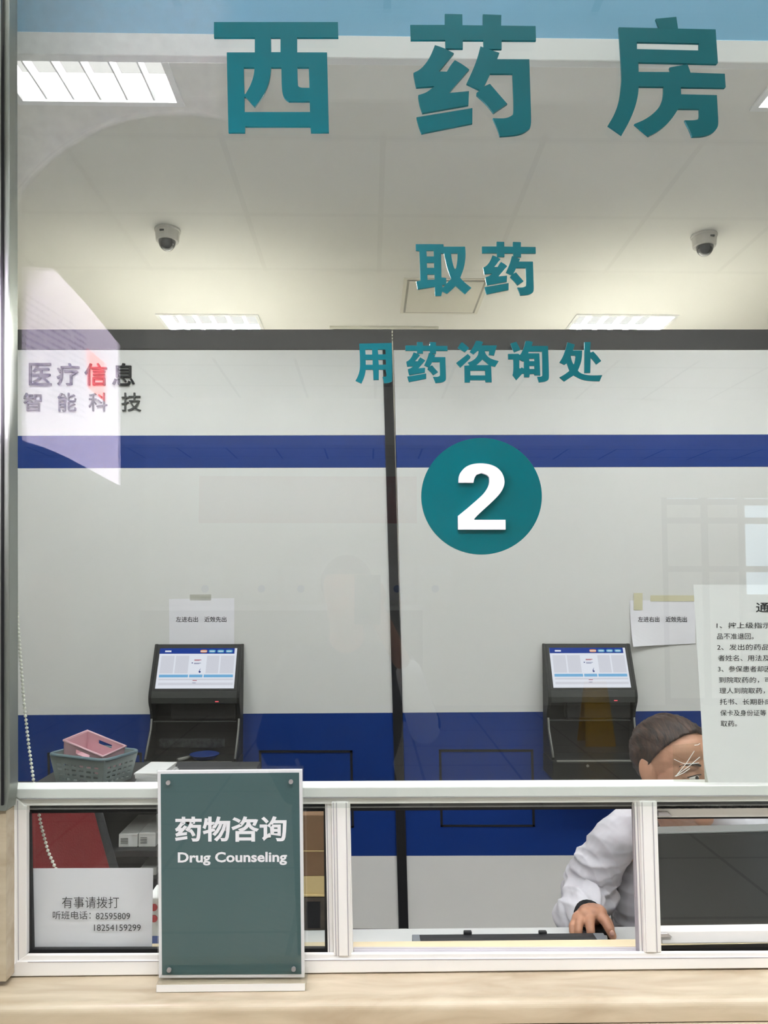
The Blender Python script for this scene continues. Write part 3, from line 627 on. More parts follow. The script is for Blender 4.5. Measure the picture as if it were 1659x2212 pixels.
G_QU = [[[(97, 147), (805, 147), (815, 212), (1360, 212), (1375, 420), (1360, 600), (1320, 790), (1240, 1000), (1250, 1030), (1360, 1140), (1520, 1262), (1360, 1420), (1230, 1310), (1120, 1210), (1020, 1310), (900, 1412), (775, 1350), (750, 1465), (595, 1468), (585, 1235), (145, 1305), (107, 1100), (215, 1085), (205, 700), (190, 320), (100, 305)],
    [(368, 310), (555, 308), (562, 460), (380, 460)], [(378, 618), (565, 618), (570, 755), (388, 755)], [(390, 918), (575, 918), (582, 1050), (400, 1062)],
    [(745, 380), (820, 380), (850, 520), (890, 720), (950, 890), (1003, 1030), (880, 1160), (875, 1010), (755, 1000)], [(1000, 378), (1168, 378), (1165, 560), (1130, 760), (1100, 788), (1070, 740), (1020, 550)], [(765, 1190), (860, 1190), (790, 1260)]]]
G_YONG = [[[(218, 170), (1190, 150), (1200, 700), (1210, 1250), (1190, 1300), (1100, 1340), (965, 1350), (920, 1160), (1000, 1160), (1030, 1140), (1030, 1080), (1015, 945), (805, 940), (805, 1248), (645, 1250), (635, 970), (620, 942), (415, 940), (400, 1060), (360, 1190), (285, 1358), (110, 1275), (180, 1150), (225, 1010), (245, 880), (240, 500)],
    [(400, 345), (605, 340), (610, 495), (410, 495)], [(775, 345), (1005, 340), (1010, 490), (790, 490)], [(412, 650), (620, 648), (622, 800), (415, 800)], [(790, 645), (1015, 645), (1020, 800), (805, 800)]]]
G_ZI = [[[(240, 150), (300, 150), (510, 330), (370, 460), (130, 320)]], [[(460, 520), (550, 610), (540, 660), (220, 965), (85, 810)]],
    [[(725, 95), (850, 95), (965, 135), (910, 245), (1410, 245), (1320, 570), (1145, 545), (1155, 420), (1010, 415), (1040, 520), (1130, 630), (1270, 700), (1470, 755), (1355, 935), (1240, 905), (1220, 900), (1240, 1440), (1050, 1440), (1025, 1370), (540, 1370), (530, 1445), (360, 1445), (350, 905), (525, 890), (465, 800), (600, 750), (720, 660), (800, 540), (815, 415), (790, 410), (650, 530), (525, 450), (640, 290)],
     [(945, 695), (1170, 885), (740, 885)], [(540, 1060), (1025, 1060), (1035, 1220), (545, 1220)]]]
G_XUN = [[[(195, 180), (385, 120), (520, 385), (320, 465), (240, 320)]],
    [[(680, 100), (800, 95), (925, 130), (880, 260), (1415, 260), (1435, 800), (1450, 1300), (1420, 1370), (1330, 1420), (1125, 1445), (1070, 1265), (1190, 1260), (1240, 1220), (1225, 440), (790, 440), (770, 500), (1135, 500), (1165, 1220), (990, 1215), (960, 1165), (820, 1170), (805, 1275), (640, 1275), (635, 1160), (580, 1160), (390, 1370), (265, 1200), (295, 1050), (290, 720), (280, 690), (120, 690), (115, 520), (450, 515), (490, 550), (525, 530), (600, 380), (650, 240)],
     [(800, 665), (970, 665), (980, 755), (808, 755)], [(805, 905), (975, 905), (985, 1010), (815, 1010)], [(480, 700), (510, 705), (570, 750), (635, 760), (635, 990), (600, 985), (570, 955), (500, 995), (480, 980)]]]
G_CHU = [[[(390, 140), (630, 215), (570, 405), (870, 405), (865, 600), (830, 820), (730, 1060), (780, 1120), (870, 1170), (1050, 1215), (1300, 1220), (1525, 1210), (1440, 1405), (1200, 1400), (960, 1375), (800, 1320), (690, 1260), (600, 1215), (450, 1310), (295, 1412), (135, 1280), (300, 1190), (465, 1060), (420, 950), (375, 820), (300, 870), (135, 790), (250, 600), (330, 380)],
    [(495, 570), (640, 570), (660, 600), (640, 740), (610, 850), (585, 855), (545, 780), (510, 660)]],
    [[(945, 135), (1145, 130), (1130, 460), (1160, 470), (1230, 440), (1360, 580), (1490, 750), (1340, 860), (1240, 730), (1145, 630), (1135, 1135), (945, 1138)]]]
def remap(dst):
    sx0, sx1, sy0, sy1 = 886.3, 1157.9, 30, 294
    x0, y0, x1, y1 = dst
    return lambda v: Vector((x0 + (v.x - sx0) / (sx1 - sx0) * (x1 - x0), y0 + (v.y - sy0) / (sy1 - sy0) * (y1 - y0)))
def letter(g, org, sc, label, mapf=None, th=.003):
    bm = bmesh.new(); glyph(bm, g, org, sc, -.008 - th, th, mapf)
    return tag(obj('sign_letter', bm, M['teal']), label, 'sign letter', 'teal acrylic characters stuck on the glass')
letter(G_XI, (450, 30), 5.53, 'big teal character 西 on the glass, left one of the top row', th=.004)
letter(G_YAO, (870, 20), 5.53, 'big teal character 药 on the glass, middle of the top row', th=.004)
letter(G_FANG, (1300, 20), 5.53, 'big teal character 房 on the glass, right one of the top row', th=.004)
letter(G_QU, (890, 515), 11.85, 'medium teal character 取 on the glass, below the big row')
letter(G_YAO, (870, 20), 5.53, 'medium teal character 药 on the glass, right of 取', remap((1041, 522, 1157.5, 638)))
letter(G_YONG, (760, 730), 13.825, 'small teal character 用 on the glass, first of the row of five')
letter(G_YAO, (870, 20), 5.53, 'small teal character 药 on the glass, second of the row of five', remap((875.5, 738.5, 967, 827)))
letter(G_ZI, (980, 730), 15.08, 'small teal character 咨 on the glass, middle of the row of five')
letter(G_XUN, (1090, 730), 15.08, 'small teal character 询 on the glass, fourth of the row of five')
letter(G_CHU, (1200, 730), 15.08, 'small teal character 处 on the glass, last of the row of five')
dc = P(1040, 1072, -.013)
t = thing('number_sign', (dc.x, -.013, dc.z), 'round teal plaque with a white number 2 on the glass', 'number sign')
bm = bmesh.new(); solid(bm, [[P(1040.3 + 130.3 * math.cos(k * math.pi / 48), 1072 + 126 * math.sin(k * math.pi / 48), -.012) for k in range(96)]], Vector((0, .004, 0))); obj('disc', bm, M['disc'], t, bevel=.0008)
bm = bmesh.new()
glyph(bm, [[[(538, 608), (540, 530), (570, 460), (640, 395), (730, 365), (830, 358), (930, 370), (1020, 405), (1085, 465), (1120, 540), (1128, 620), (1100, 700), (1050, 770), (960, 860), (850, 960), (770, 1035), (735, 1075), (745, 1083), (1138, 1083), (1140, 1208), (532, 1208), (530, 1033), (650, 935), (760, 840), (860, 750), (915, 670), (935, 600), (930, 540), (900, 505), (830, 485), (770, 505), (740, 545), (728, 608)]]], (900, 940), 5.925, -.018, .006)
obj('numeral', bm, M['num'], t, bevel=.0006)

# ------------------------------------------------------------------ notices at the window
nt = sheet('notice_sheet', [(1498, 1263), (1830, 1263), (1850, 1692), (1523, 1690)], .0016, M['paper2'], 'large white printed notice stuck behind the glass at the right edge', 'notice')
bm = bmesh.new(); YN = .0012
text_px(bm, '通知', (1633, 1301, 1690, 1323), YN, .012)
for s, x0, x1, yc in (('1、按上级指示、即日起药', 1548, 1758, 1351), ('品不准退回。', 1549, 1628, 1374.5), ('2、发出的药品在包装上注明患', 1549, 1784, 1398), ('者姓名、用法及用量', 1551, 1694, 1421.5), ('3、参保患者却因如', 1551, 1680, 1445), ('到院取药的，可由', 1553, 1682, 1469), ('理人到院取药，取', 1554, 1678, 1492), ('托书、长期卧床证', 1555, 1684, 1516), ('保卡及身份证等', 1556, 1655, 1540), ('取药。', 1557, 1592, 1563)):
    text_px(bm, s, (x0, yc - 6.5, x1, yc + 6.5), YN, .002)
obj('lettering', bm, M['ink'], nt)
bm = bmesh.new(); quad(bm, [(1453, 1610), (1512, 1604), (1530, 1690), (1455, 1688)], .0004, .0008); obj('clear_tape', bm, M['tape'], nt)
bm = bmesh.new()
for a, b in (((1458, 1677), (1512, 1635)), ((1462, 1674), (1500, 1622)), ((1456, 1640), (1478, 1650)), ((1460, 1677), (1490, 1660)), ((1500, 1610), (1512, 1606)), ((1478, 1650), (1510, 1648))):
    tube(bm, [P(*a, .0004), P((a[0] + b[0]) / 2 + 1.5, (a[1] + b[1]) / 2 + 1, .0004), P(*b, .0004)], .0005, 6)
obj('tape_crease', bm, M['frame'], nt)
nn = sheet('notice_sheet', [(64, 1876), (331, 1875), (328, 2058), (71, 2060)], .0265, M['paper'], 'white paper with phone numbers behind the lower left window', 'notice', amp=.0008)
bm = bmesh.new(); YN2 = .0238
text_px(bm, '有事请拨打', (134, 1937, 257, 1962), YN2, -.004); text_px(bm, '听班电话：', (114, 1968, 196, 1986), YN2, 0); text_px(bm, '82595809', (207, 1972, 281, 1986), YN2, 0); text_px(bm, '18254159299', (203, 1997, 304, 2011), YN2, 0)
obj('lettering', bm, M['ink'], nn)

# ------------------------------------------------------------------ acrylic sign stand on the ledge
YS = Z(498, 2118, LEDGE).y
sb = Z(498, 2143, LEDGE)
t = thing('sign_stand', (P(498, 1900, YS).x, YS, LEDGE), 'clear acrylic stand holding a dark green drug counselling sign', 'sign')
yb0 = sb.y
bm = bmesh.new(); x0, x1 = Z(337, 2143, LEDGE).x, Z(660, 2143, LEDGE).x
box(bm, (x0, yb0, LEDGE + .0005), (x1, YS + .03, LEDGE + .012)); obj('base', bm, M['acrylic'], t, bevel=.001)
obj('base_edge', B((x0 + .001, yb0 - .0004, LEDGE + .001), (x1 - .001, yb0 + .0005, LEDGE + .0105)), M['frame'], t)
obj('panel', Q([(340, 1665), (653, 1662), (658, 2112), (343, 2113)], YS, YS + .004), M['signwhite'], t, bevel=.0008)
obj('acrylic_sheet', Q([(338, 1664), (656, 1661), (662, 2120), (341, 2121)], YS - .0035, YS - .0005), M['acrylic'], t)
gr = obj('green_board', Q([(347, 1672), (646, 1669), (651, 2104), (350, 2106)], YS - .0005, YS), M['greenpanel'], t)
YT = YS - .0009
bm = bmesh.new(); text_px(bm, '药物咨询', (378, 1764, 619, 1819), YT, .026, slope=-.004); text_px(bm, 'Drug Counseling', (384, 1841, 620, 1870), YT, .028, slope=-.006)
obj('lettering', bm, M['num'], t)
for px, py in ((365, 1689), (629, 1687), (367, 2092), (635, 2090)):
    p = P(px, py, YS); bm = bmesh.new(); cyl(bm, (p.x, YS - .0060, p.z), (p.x, YS - .003, p.z), .0032, 20); obj('screw', bm, M['steel'], t)

# ------------------------------------------------------------------ desk behind the window
DZ = .775
yd = Z(1000, 2004, DZ).y
t = thing('desk', (.4, .4, 0), 'white desk running along the inside of the service window', 'desk')
obj('top', B((-1.3, .103, DZ - .028), (2.2, yd, DZ)), M['desk'], t, bevel=.003)
for x in (-1.25, .4, 2.15): obj('leg_panel', B((x - .015, .12, 0), (x + .015, yd - .05, DZ - .028)), M['desk'], t)
# keyboard seen from behind with its feet up
kf = .590; kn = .445                                    # far and near edges of the keyboard
t = thing('keyboard', (P(1080, 2028, kf).x, kf - .07, DZ), 'black keyboard on the white desk beside the hand', 'keyboard')
kx0_, kx1_ = P(890, 2018, kf).x, P(1302, 2018, kf).x
zk = P(1000, 2017, kf).z - DZ
bm = bmesh.new(); solid(bm, [[Vector((kx0_, y, DZ + z)) for y, z in ((kn, .001), (kf, .001), (kf, zk), (kf - .02, zk), (kn, .012))]], Vector((kx1_ - kx0_, 0, 0))); obj('case', bm, M['kb'], t, bevel=.003)
bm = bmesh.new()
for i in range(18):
    for j in range(4):
        x = kx0_ + .02 + i * (kx1_ - kx0_ - .04) / 18; yy = kn + .012 + j * .026; z = DZ + .013 + (zk - .012) * (yy - kn) / (kf - .02 - kn)
        box(bm, (x + .001, yy, z - .002), (x + (kx1_ - kx0_ - .04) / 18 - .002, yy + .022, z + .004))
obj('keys', bm, M['kb'], t)
for px in (1010, 1172):
    p = P(px, 2010, kf); obj('foot', B((p.x - .009, kf - .006, DZ + zk - .01), (p.x + .009, kf + .004, p.z)), M['kb'], t, bevel=.002)
for pa, pb in ((890, 906), (1280, 1302)):
    obj('end_panel', B((P(pa, 2028, kf).x, kf - .05, DZ + zk - .008), (P(pb, 2028, kf).x, kf - .004, DZ + zk + .0012)), M['kbg'], t, bevel=.001)
# monitor
ym = .30
t = thing('monitor', (P(1680, 1900, ym).x, ym + .1, DZ), 'dark back of a monitor behind the right sliding window', 'monitor')
obj('case', Q([(1393, 1804), (1985, 1789), (1985, 2016), (1400, 2016)], ym, ym + .035), M['monitor'], t, bevel=.004)
obj('top_edge', Q([(1393, 1800), (1985, 1785), (1985, 1789), (1393, 1804)], ym - .001, ym + .037), M['monedge'], t, bevel=.002)
mz = P(1680, 2016, ym).z; mx = P(1700, 2016, ym).x
obj('neck', B((mx - .03, ym + .01, DZ + .012), (mx + .03, ym + .05, mz + .05)), M['kb'], t)
obj('foot', B((mx - .12, ym - .06, DZ), (mx + .12, ym + .12, DZ + .012)), M['kb'], t, bevel=.003)
# cartons beside the sign, stacked on the desk
yc = Z(680, 2010, DZ).y
def carton(x0, y0, x1, y1, m, label, d=.16, dz=None, flap=False, nm='carton'):
    a, b = P(x0, y1, yc), P(x1, y0, yc); t = thing(nm, ((a.x + b.x) / 2, yc + d / 2, a.z if dz is None else dz), label, 'box', 'boxes stacked on the desk by the middle post')
    zb = a.z if dz is None else dz
    obj('body', B((a.x, yc, zb), (b.x, yc + d, b.z)), m, t, bevel=.002); return t, a, b, zb
t, a, b, zb = carton(590, 1937, 738, 2010, M['darkcard'], 'dark printed box at the bottom of the stack on the desk', dz=DZ)
obj('print', B((P(662, 1950, yc).x, yc - .001, P(662, 2005, yc).z), (P(692, 1950, yc).x, yc + .001, P(662, 1948, yc).z)), M['mdark'], t)
z1 = b.z
t, a, b, zb = carton(600, 1892, 735, 1935, M['cream'], 'flat cream box in the middle of the stack on the desk', dz=z1 + .0005)
obj('lid_edge', B((a.x - .002, yc - .003, zb + .001), (b.x + .002, yc + .02, zb + .006)), M['cream'], t, bevel=.001)
z2 = b.z
t, a, b, zb = carton(585, 1760, 730, 1892, M['card'], 'brown cardboard box on top of the stack on the desk', d=.18, dz=z2 + .0005)
zf = P(680, 1838, yc).z; obj('flap_seam', B((a.x, yc - .0015, zf - .001), (b.x, yc + .001, zf + .001)), M['cream'], t)
# small box behind the phone-number paper
yy = Z(332, 2038, DZ).y
a = P(316, 2050, .2); b = P(346, 1940, .2)
t = thing('medicine_box', ((a.x + b.x) / 2, .22, DZ), 'white and red medicine box on the desk beside the phone-number paper', 'box')
obj('body', B((a.x, .2, DZ), (b.x, .26, b.z)), M['frame_g'], t, bevel=.001)
bm = bmesh.new()
for yq in (1960, 1984):
    p = P(333, yq, .2); cyl(bm, (p.x, .1985, p.z), (p.x, .2, p.z), .006, 16)
obj('red_dots', bm, M['redlabel'], t)
obj('blue_band', B((a.x, .1988, P(330, 2046, .2).z), (b.x, .2, P(330, 2022, .2).z)), M['bluebox'], t)

# ------------------------------------------------------------------ red chair, shelf, medicine boxes, baskets
yc2 = .70
t = thing('office_chair', (P(120, 1900, yc2).x, yc2 + .25, 0), 'red mesh office chair back seen through the lower left window', 'chair')
bk = [(-30, 1700), (180, 1700), (205, 1745), (248, 1905), (240, 1960), (-30, 1960)]
bm = bmesh.new(); solid(bm, [[P(x, y, yc2) for x, y in bk]], Vector((0, .02, 0))); obj('backrest', bm, M['red'], t, bevel=.005)
bm = bmesh.new(); tube(bm, [P(x, y, yc2 + .01) for x, y in ((-34, 1698), (182, 1698), (209, 1745), (226, 1810), (254, 1905), (243, 1964), (-34, 1964))], .011); obj('back_frame', bm, M['kb'], t, smooth=True)
cx = P(100, 1900, yc2).x
obj('seat', B((cx - .22, yc2 + .04, .43), (cx + .22, yc2 + .48, .50)), M['red'], t, bevel=.02)
bm = bmesh.new(); tube(bm, [Vector((cx, yc2 + .02, .80)), Vector((cx, yc2 - .02, .55)), Vector((cx, yc2 + .10, .42))], .02); obj('back_support', bm, M['kb'], t, smooth=True)
bm = bmesh.new(); cyl(bm, (cx, yc2 + .26, .06), (cx, yc2 + .26, .43), .025)
obj('column', bm, M['kb'], t)
for k in range(5):
    an = k * 2 * math.pi / 5; e = Vector((cx + .28 * math.cos(an), yc2 + .26 + .28 * math.sin(an), .05)); bm = bmesh.new(); capsule(bm, (cx, yc2 + .26, .085), .02, e, .014); ellip(bm, (e.x, e.y, .027), (.02, .027, .027), seg=12); obj('leg', bm, M['kb'], t, smooth=True)
# shelf unit
yS = 1.22; zs = P(205, 1697, yS + .1).z
sx0, sx1 = P(30, 1800, yS).x, P(520, 1800, yS).x
t = thing('shelf_unit', ((sx0 + sx1) / 2, yS + .2, 0), 'black steel shelf unit holding medicine boxes behind the sign', 'shelf')
zsh = [zs - .02, P(300, 1843, yS).z - .012, P(300, 1905, yS).z - .012, .35, .05]
for z in zsh: obj('shelf', B((sx0, yS, z), (sx1, yS + .42, z + .02)), M['shelf'], t, bevel=.002)
for x in (sx0 + .012, sx1 - .012):
    for y in (yS + .012, yS + .408): obj('post', B((x - .012, y - .012, 0), (x + .012, y + .012, zs - .02)), M['shelf'], t)
obj('back_panel', B((sx0, yS + .41, .05), (sx1, yS + .42, zs - .02)), M['shelf'], t)
def medbox(x0, y0, x1, y1, z, dep, rzz, label):
    a, b = P(x0, y1, yS + .03), P(x1, y0, yS + .03); h = abs(b.z - a.z)
    bm = bmesh.new(); obox(bm, ((a.x + b.x) / 2, yS + .03 + dep / 2, z + h / 2), (b.x - a.x, dep, h), rzz)
    t = thing('medicine_box', ((a.x + b.x) / 2, yS + .1, z), label, 'box', 'white medicine boxes on the shelf')
    obj('body', bm, M['frame_g'], t, bevel=.001)
    bm = bmesh.new()
    for k in range(4): box(bm, (a.x + .006, yS + .0285, z + h * (.3 + .12 * k)), (a.x + (b.x - a.x) * .5, yS + .0295, z + h * (.34 + .12 * k)))
    o = obj('print', bm, M['kedge'], t); return t
zt1 = zsh[1] + .0205
medbox(256, 1814, 297, 1842, zt1, .2, .0, 'white medicine box on the shelf, left of the pair by the sign')
medbox(299, 1812, 336, 1842, zt1, .2, .0, 'white medicine box on the shelf, right of the pair by the sign')
medbox(303, 1846, 338, 1862, zsh[2] + .0205, .2, .0, 'flat white medicine box on the shelf below the pair')
# paper stack on the shelf
a = P(298, 1690, yS + .1); b = P(345, 1674, yS + .1)
bm = bmesh.new(); hh = b.z - zs
nst = 6
for k in range(nst): obox(bm, ((a.x + b.x) / 2 + random.uniform(-.006, .006), yS + .2, zs + hh * (k + .5) / nst), (b.x - a.x + .02, .16, hh / nst * .92), random.uniform(-.08, .08))
tag(obj('paper_stack', bm, M['paper2']), 'stack of white papers on the shelf right of the grey basket', 'papers')
# basket with a grid of cut-outs
def basket(name, label, w_, d_, h_, flare, loc, rz, mats, rot=None, holes=True, handle=False):
    t = thing(name, loc, label, 'basket')
    Mx = Matrix.Translation(loc) @ (rot.to_matrix().to_4x4() if rot else Matrix.Rotation(rz, 4, 'Z'))
    def corner(u, v):      # u 0..1 round the rectangle, v height
        w2, d2 = (w_ / 2) * (1 - flare * (1 - v)), (d_ / 2) * (1 - flare * (1 - v))
        return w2, d2
    def pt(side, s, v, off=0):
        w2, d2 = corner(0, v); w2 += off; d2 += off; z = v * h_
        r = .018; e = (2 * s - 1)
        if side == 0: return Vector((e * w2, -d2, z))
        if side == 1: return Vector((w2, e * d2, z))
        if side == 2: return Vector((-e * w2, d2, z))
        return Vector((-w2, -e * d2, z))
    bm = bmesh.new(); nc = {0: 6, 1: 5, 2: 6, 3: 5}
    for side in range(4):
        cols = [0.0]; hol = []; n = nc[side]
        xs = [0, .07]; 
        for c in range(n):
            s0 = .07 + .86 * c / n; s1 = .07 + .86 * (c + 1) / n; q = s1 - s0
            xs += [s0 + q * .2, s0 + q * .5, s0 + q * .8, s1]
        xs += [1.0]; xs = sorted(set(round(x, 5) for x in xs))
        ys = [0, .1]
        for c in range(4): s0 = .1 + .68 * c / 4; q = .68 / 4; ys += [s0 + q * .18, s0 + q * .62, s0 + q * .74, s0 + q]
        ys += [1.0]; ys = sorted(set(round(x, 5) for x in ys))
        g = [[bm.verts.new(Mx @ pt(side, s, v)) for s in xs] for v in ys]
        for j in range(len(ys) - 1):
            for i in range(len(xs) - 1):
                sm, vm = (xs[i] + xs[i + 1]) / 2, (ys[j] + ys[j + 1]) / 2
                if holes and .07 < sm < .93 and .1 < vm < .78:
                    fs = ((sm - .07) / .86 * n) % 1; fv = ((vm - .1) / .68 * 4) % 1
                    if .2 < fs < .8 and .18 < fv < .62: continue
                if handle and side in (0, 2) and .38 < sm < .62 and .78 < vm < .99 and False: continue
                bm.faces.new((g[j][i], g[j][i + 1], g[j + 1][i + 1], g[j + 1][i]))
    w2, d2 = corner(0, 0); bm.faces.new([bm.verts.new(Mx @ Vector(p)) for p in ((-w2, -d2, .001), (w2, -d2, .001), (w2, d2, .001), (-w2, d2, .001))])
    bmesh.ops.remove_doubles(bm, verts=bm.verts, dist=.0005)
    o = obj('body', bm, mats[0], t); s = o.modifiers.new('thick', 'SOLIDIFY'); s.thickness = .003; s.offset = 0
    bm = bmesh.new(); w2, d2 = w_ / 2, d_ / 2; r = .02; pts = []
    for cx_, cy_, a0 in ((w2 - r, d2 - r, 0), (-w2 + r, d2 - r, 90), (-w2 + r, -d2 + r, 180), (w2 - r, -d2 + r, 270)):
        for k in range(5): an = R(a0 + 22.5 * k); pts.append(Vector((cx_ + (r + .004) * math.cos(an), cy_ + (r + .004) * math.sin(an), h_)))
    pts.append(pts[0]); tube(bm, [Mx @ p for p in pts], .0055, 8); obj('rim', bm, mats[1], t, smooth=True)
    return t
bx = P(203, 1660, yS + .16)
basket('storage_basket', 'grey openwork plastic basket standing on the shelf at the left', .225, .15, P(200, 1626, yS + .16).z - zs, .16, Vector((bx.x, yS + .16, zs + .001)), R(-24), (M['basket'], M['rim']))
pk = P(203, 1618, yS + .17)
tb = thing('pink_basket', (pk.x, yS + .17, pk.z), 'pink plastic basket tilted inside the grey basket', 'basket')
Mx = Matrix.Translation((pk.x, yS + .17, pk.z - .012)) @ Matrix.Rotation(R(-24), 4, 'Z') @ Matrix.Rotation(R(13), 4, 'Y') @ Matrix.Rotation(R(8), 4, 'X')
bm = bmesh.new()
hw, hd = .078, .05
for s_ in (-1, 1):
    outer = [Vector((-hw, s_ * hd, -.03)), Vector((hw, s_ * hd, -.03)), Vector((hw * 1.06, s_ * hd, .032)), Vector((-hw * 1.06, s_ * hd, .032))]
    hole = [Vector((-.028, s_ * hd, .006)), Vector((.028, s_ * hd, .006)), Vector((.03, s_ * hd, .020)), Vector((-.03, s_ * hd, .020))]
    solid(bm, [outer, hole], Vector((0, .003 * -s_, 0)))
    solid(bm, [[Vector((s_ * hw, -hd, -.03)), Vector((s_ * hw, hd, -.03)), Vector((s_ * hw * 1.06, hd, .032)), Vector((s_ * hw * 1.06, -hd, .032))]], Vector((-.003 * s_, 0, 0)))
box(bm, (-hw, -hd, -.033), (hw, hd, -.03))
bmesh.ops.transform(bm, matrix=Mx, verts=bm.verts); obj('body', bm, M['pink'], tb)
bm = bmesh.new(); tube(bm, [Mx @ Vector(p) for p in ((-hw * 1.08, -hd, .033), (hw * 1.08, -hd, .033), (hw * 1.08, hd, .033), (-hw * 1.08, hd, .033), (-hw * 1.08, -hd, .033))], .004, 8); obj('rim', bm, M['pink'], tb, smooth=True)

# ------------------------------------------------------------------ the woman at the desk
HY = .58                                              # depth of her head
hc = P(1457, 1651, HY)
per = thing('person', (P(1480, 1900, .8).x, .86, .45), 'woman in a white coat seated at the desk, hand on the mouse', 'person')
HR = Euler((R(-3), R(-3), R(23)), 'XYZ').to_matrix()   # turned towards the monitor, chin a little down
HS = 1.07
HL = lambda x, y, z: hc + HR @ Vector((x, y, z)) * HS
bm = bmesh.new()
ell = lambda c, r, rot=None: ellip(bm, HL(*c), [k * HS for k in r], HR @ rot if rot else HR, 24)
ell((0, .008, .02), (.071, .087, .076)); ell((0, -.022, -.02), (.062, .068, .085)); ell((0, -.030, -.070), (.046, .052, .042)); ell((0, -.066, -.098), (.020, .018, .016))
ell((0, -.040, .028), (.056, .041, .042))
for s_ in (-1, 1):
    ell((s_ * .034, -.070, -.036), (.022, .018, .022)); ell((s_ * .026, -.0705, .010), (.027, .013, .010)); ell((s_ * .031, -.0725, -.008), (.0170, .0125, .0115))
    ell((s_ * .071, .004, -.008), (.009, .018, .031), Euler((R(-12), 0, s_ * R(-18))).to_matrix()); ell((s_ * .070, -.002, -.033), (.007, .010, .012))
capsule(bm, HL(0, -.086, .004), .007, HL(0, -.106, -.034), .0105); ell((.010, -.093, -.038), (.008, .009, .007)); ell((-.010, -.093, -.038), (.008, .009, .007))
ell((0, -.078, -.064), (.020, .008, .0045)); ell((0, -.076, -.072), (.017, .009, .006))
nb = P(1482, 1800, .80)
capsule(bm, HL(0, .015, -.075), .050, nb, .053); capsule(bm, nb, .053, nb + Vector((0, .05, -.11)), .085)
# right forearm and hand on the mouse
wr = P(1268, 1985, .70); hand_y = Z(1290, 2020, DZ).y
sh = P(1328, 1800, .80); el = P(1262, 1925, .86)
capsule(bm, nb + Vector((-.02, .04, -.08)), .05, sh + Vector((0, .012, -.01)), .036); capsule(bm, sh + Vector((0, .012, -.01)), .034, el, .032); capsule(bm, el, .032, wr, .026)
body_bm = bm
PH = lambda px, py, dy: P(px, py, .66 + dy)
hb = bm
palm = [PH(1262, 1975, .045), PH(1272, 1972, .02), PH(1300, 1972, .02)]
capsule(hb, wr, .027, PH(1276, 1976, .02), .026)
capsule(hb, PH(1256, 1982, .02), .018, PH(1248, 1984, -.012), .014); capsule(hb, PH(1268, 1974, .02), .022, PH(1266, 1975, -.012), .0165); capsule(hb, PH(1282, 1972, .02), .022, PH(1284, 1973, -.012), .017); capsule(hb, PH(1292, 1972, .018), .020, PH(1297, 1973, -.010), .016)
fing = [
    [(1243, 1988, -.012, .0090), (1236, 2000, -.026, .0080), (1236, 2012, -.032, .0074), (1240, 2024, -.036, .0064)],
    [(1257, 1982, -.016, .0105), (1251, 1998, -.036, .0092), (1250, 2012, -.044, .0087), (1253, 2026, -.048, .0075)],
    [(1276, 1978, -.016, .0118), (1274, 1996, -.040, .0106), (1276, 2012, -.050, .0101), (1278, 2027, -.054, .0087)],
    [(1292, 1974, -.012, .0128), (1307, 1990, -.034, .0115), (1316, 2006, -.046, .0108), (1323, 2022, -.052, .0094)]]
for f in fing: chain(hb, [(PH(x, y, d), r) for x, y, d, r in f], 14)
chain(hb, [(PH(1298, 1980, .025), .017), (PH(1312, 1992, .018), .012), (PH(1318, 2003, .004), .010), (PH(1320, 2012, -.012), .0085)], 14)
skin = fuse(body_bm, .0021, 4, .5)
body = obj('body', skin, M['skin'], per, smooth=True)
# nail of the forefinger
nb_ = PH(1322, 2016, -.063); bm = bmesh.new(); ellip(bm, nb_, (.0058, .0025, .0075), Euler((R(10), R(-20), 0)).to_matrix(), 16); obj('nail', bm, M['nail'], per, smooth=True)
# eyes, brows, lips
for s_ in (-1, 1):
    bm = bmesh.new(); ellip(bm, HL(s_ * .031, -.0825, -.0085), (.0130, .0075, .0058), HR, 20); e = obj('eye', bm, M['sclera'], per, smooth=True)
    bm = bmesh.new(); ellip(bm, HL(s_ * .031 + .001, -.0885, -.0092), (.0052, .0025, .0050), HR, 16); obj('iris', bm, M['iris'], e, smooth=True)
    bm = bmesh.new(); tube(bm, [HL(s_ * .018, -.0885, -.0035), HL(s_ * .031, -.0900, -.0020), HL(s_ * .046, -.080, -.0065)], .0013, 8); obj('eyelash', bm, M['hair'], per, smooth=True)
    bm = bmesh.new(); tube(bm, [HL(s_ * .014, -.0855, .013), HL(s_ * .027, -.0845, .018), HL(s_ * .040, -.0775, .0175), HL(s_ * .050, -.0665, .012)], .0026, 8); obj('eyebrow', bm, M['hair'], per, smooth=True)
# hair: combed back over the ears
bm = bmesh.new(); ellip(bm, (0, .009, .023), (.076, .091, .080), seg=64)
bmesh.ops.bisect_plane(bm, geom=list(bm.verts) + list(bm.edges) + list(bm.faces), plane_co=(0, 0, .006), plane_no=(0, .749, .663), clear_inner=True)
bmesh.ops.bisect_plane(bm, geom=list(bm.verts) + list(bm.edges) + list(bm.faces), plane_co=(0, 0, -.06), plane_no=(0, 0, 1), clear_inner=True)
for v in bm.verts:
    a = math.atan2(v.co.x, v.co.z + .02); d = v.co - Vector((0, .009, .023)); v.co += d.normalized() * (.0018 * math.sin(a * 46) + .0014 * math.sin(a * 19 + v.co.y * 30)); v.co = HL(*v.co)
ho = obj('hair', bm, M['hair'], per, smooth=True); s = ho.modifiers.new('thick', 'SOLIDIFY'); s.thickness = .005; s.offset = -1
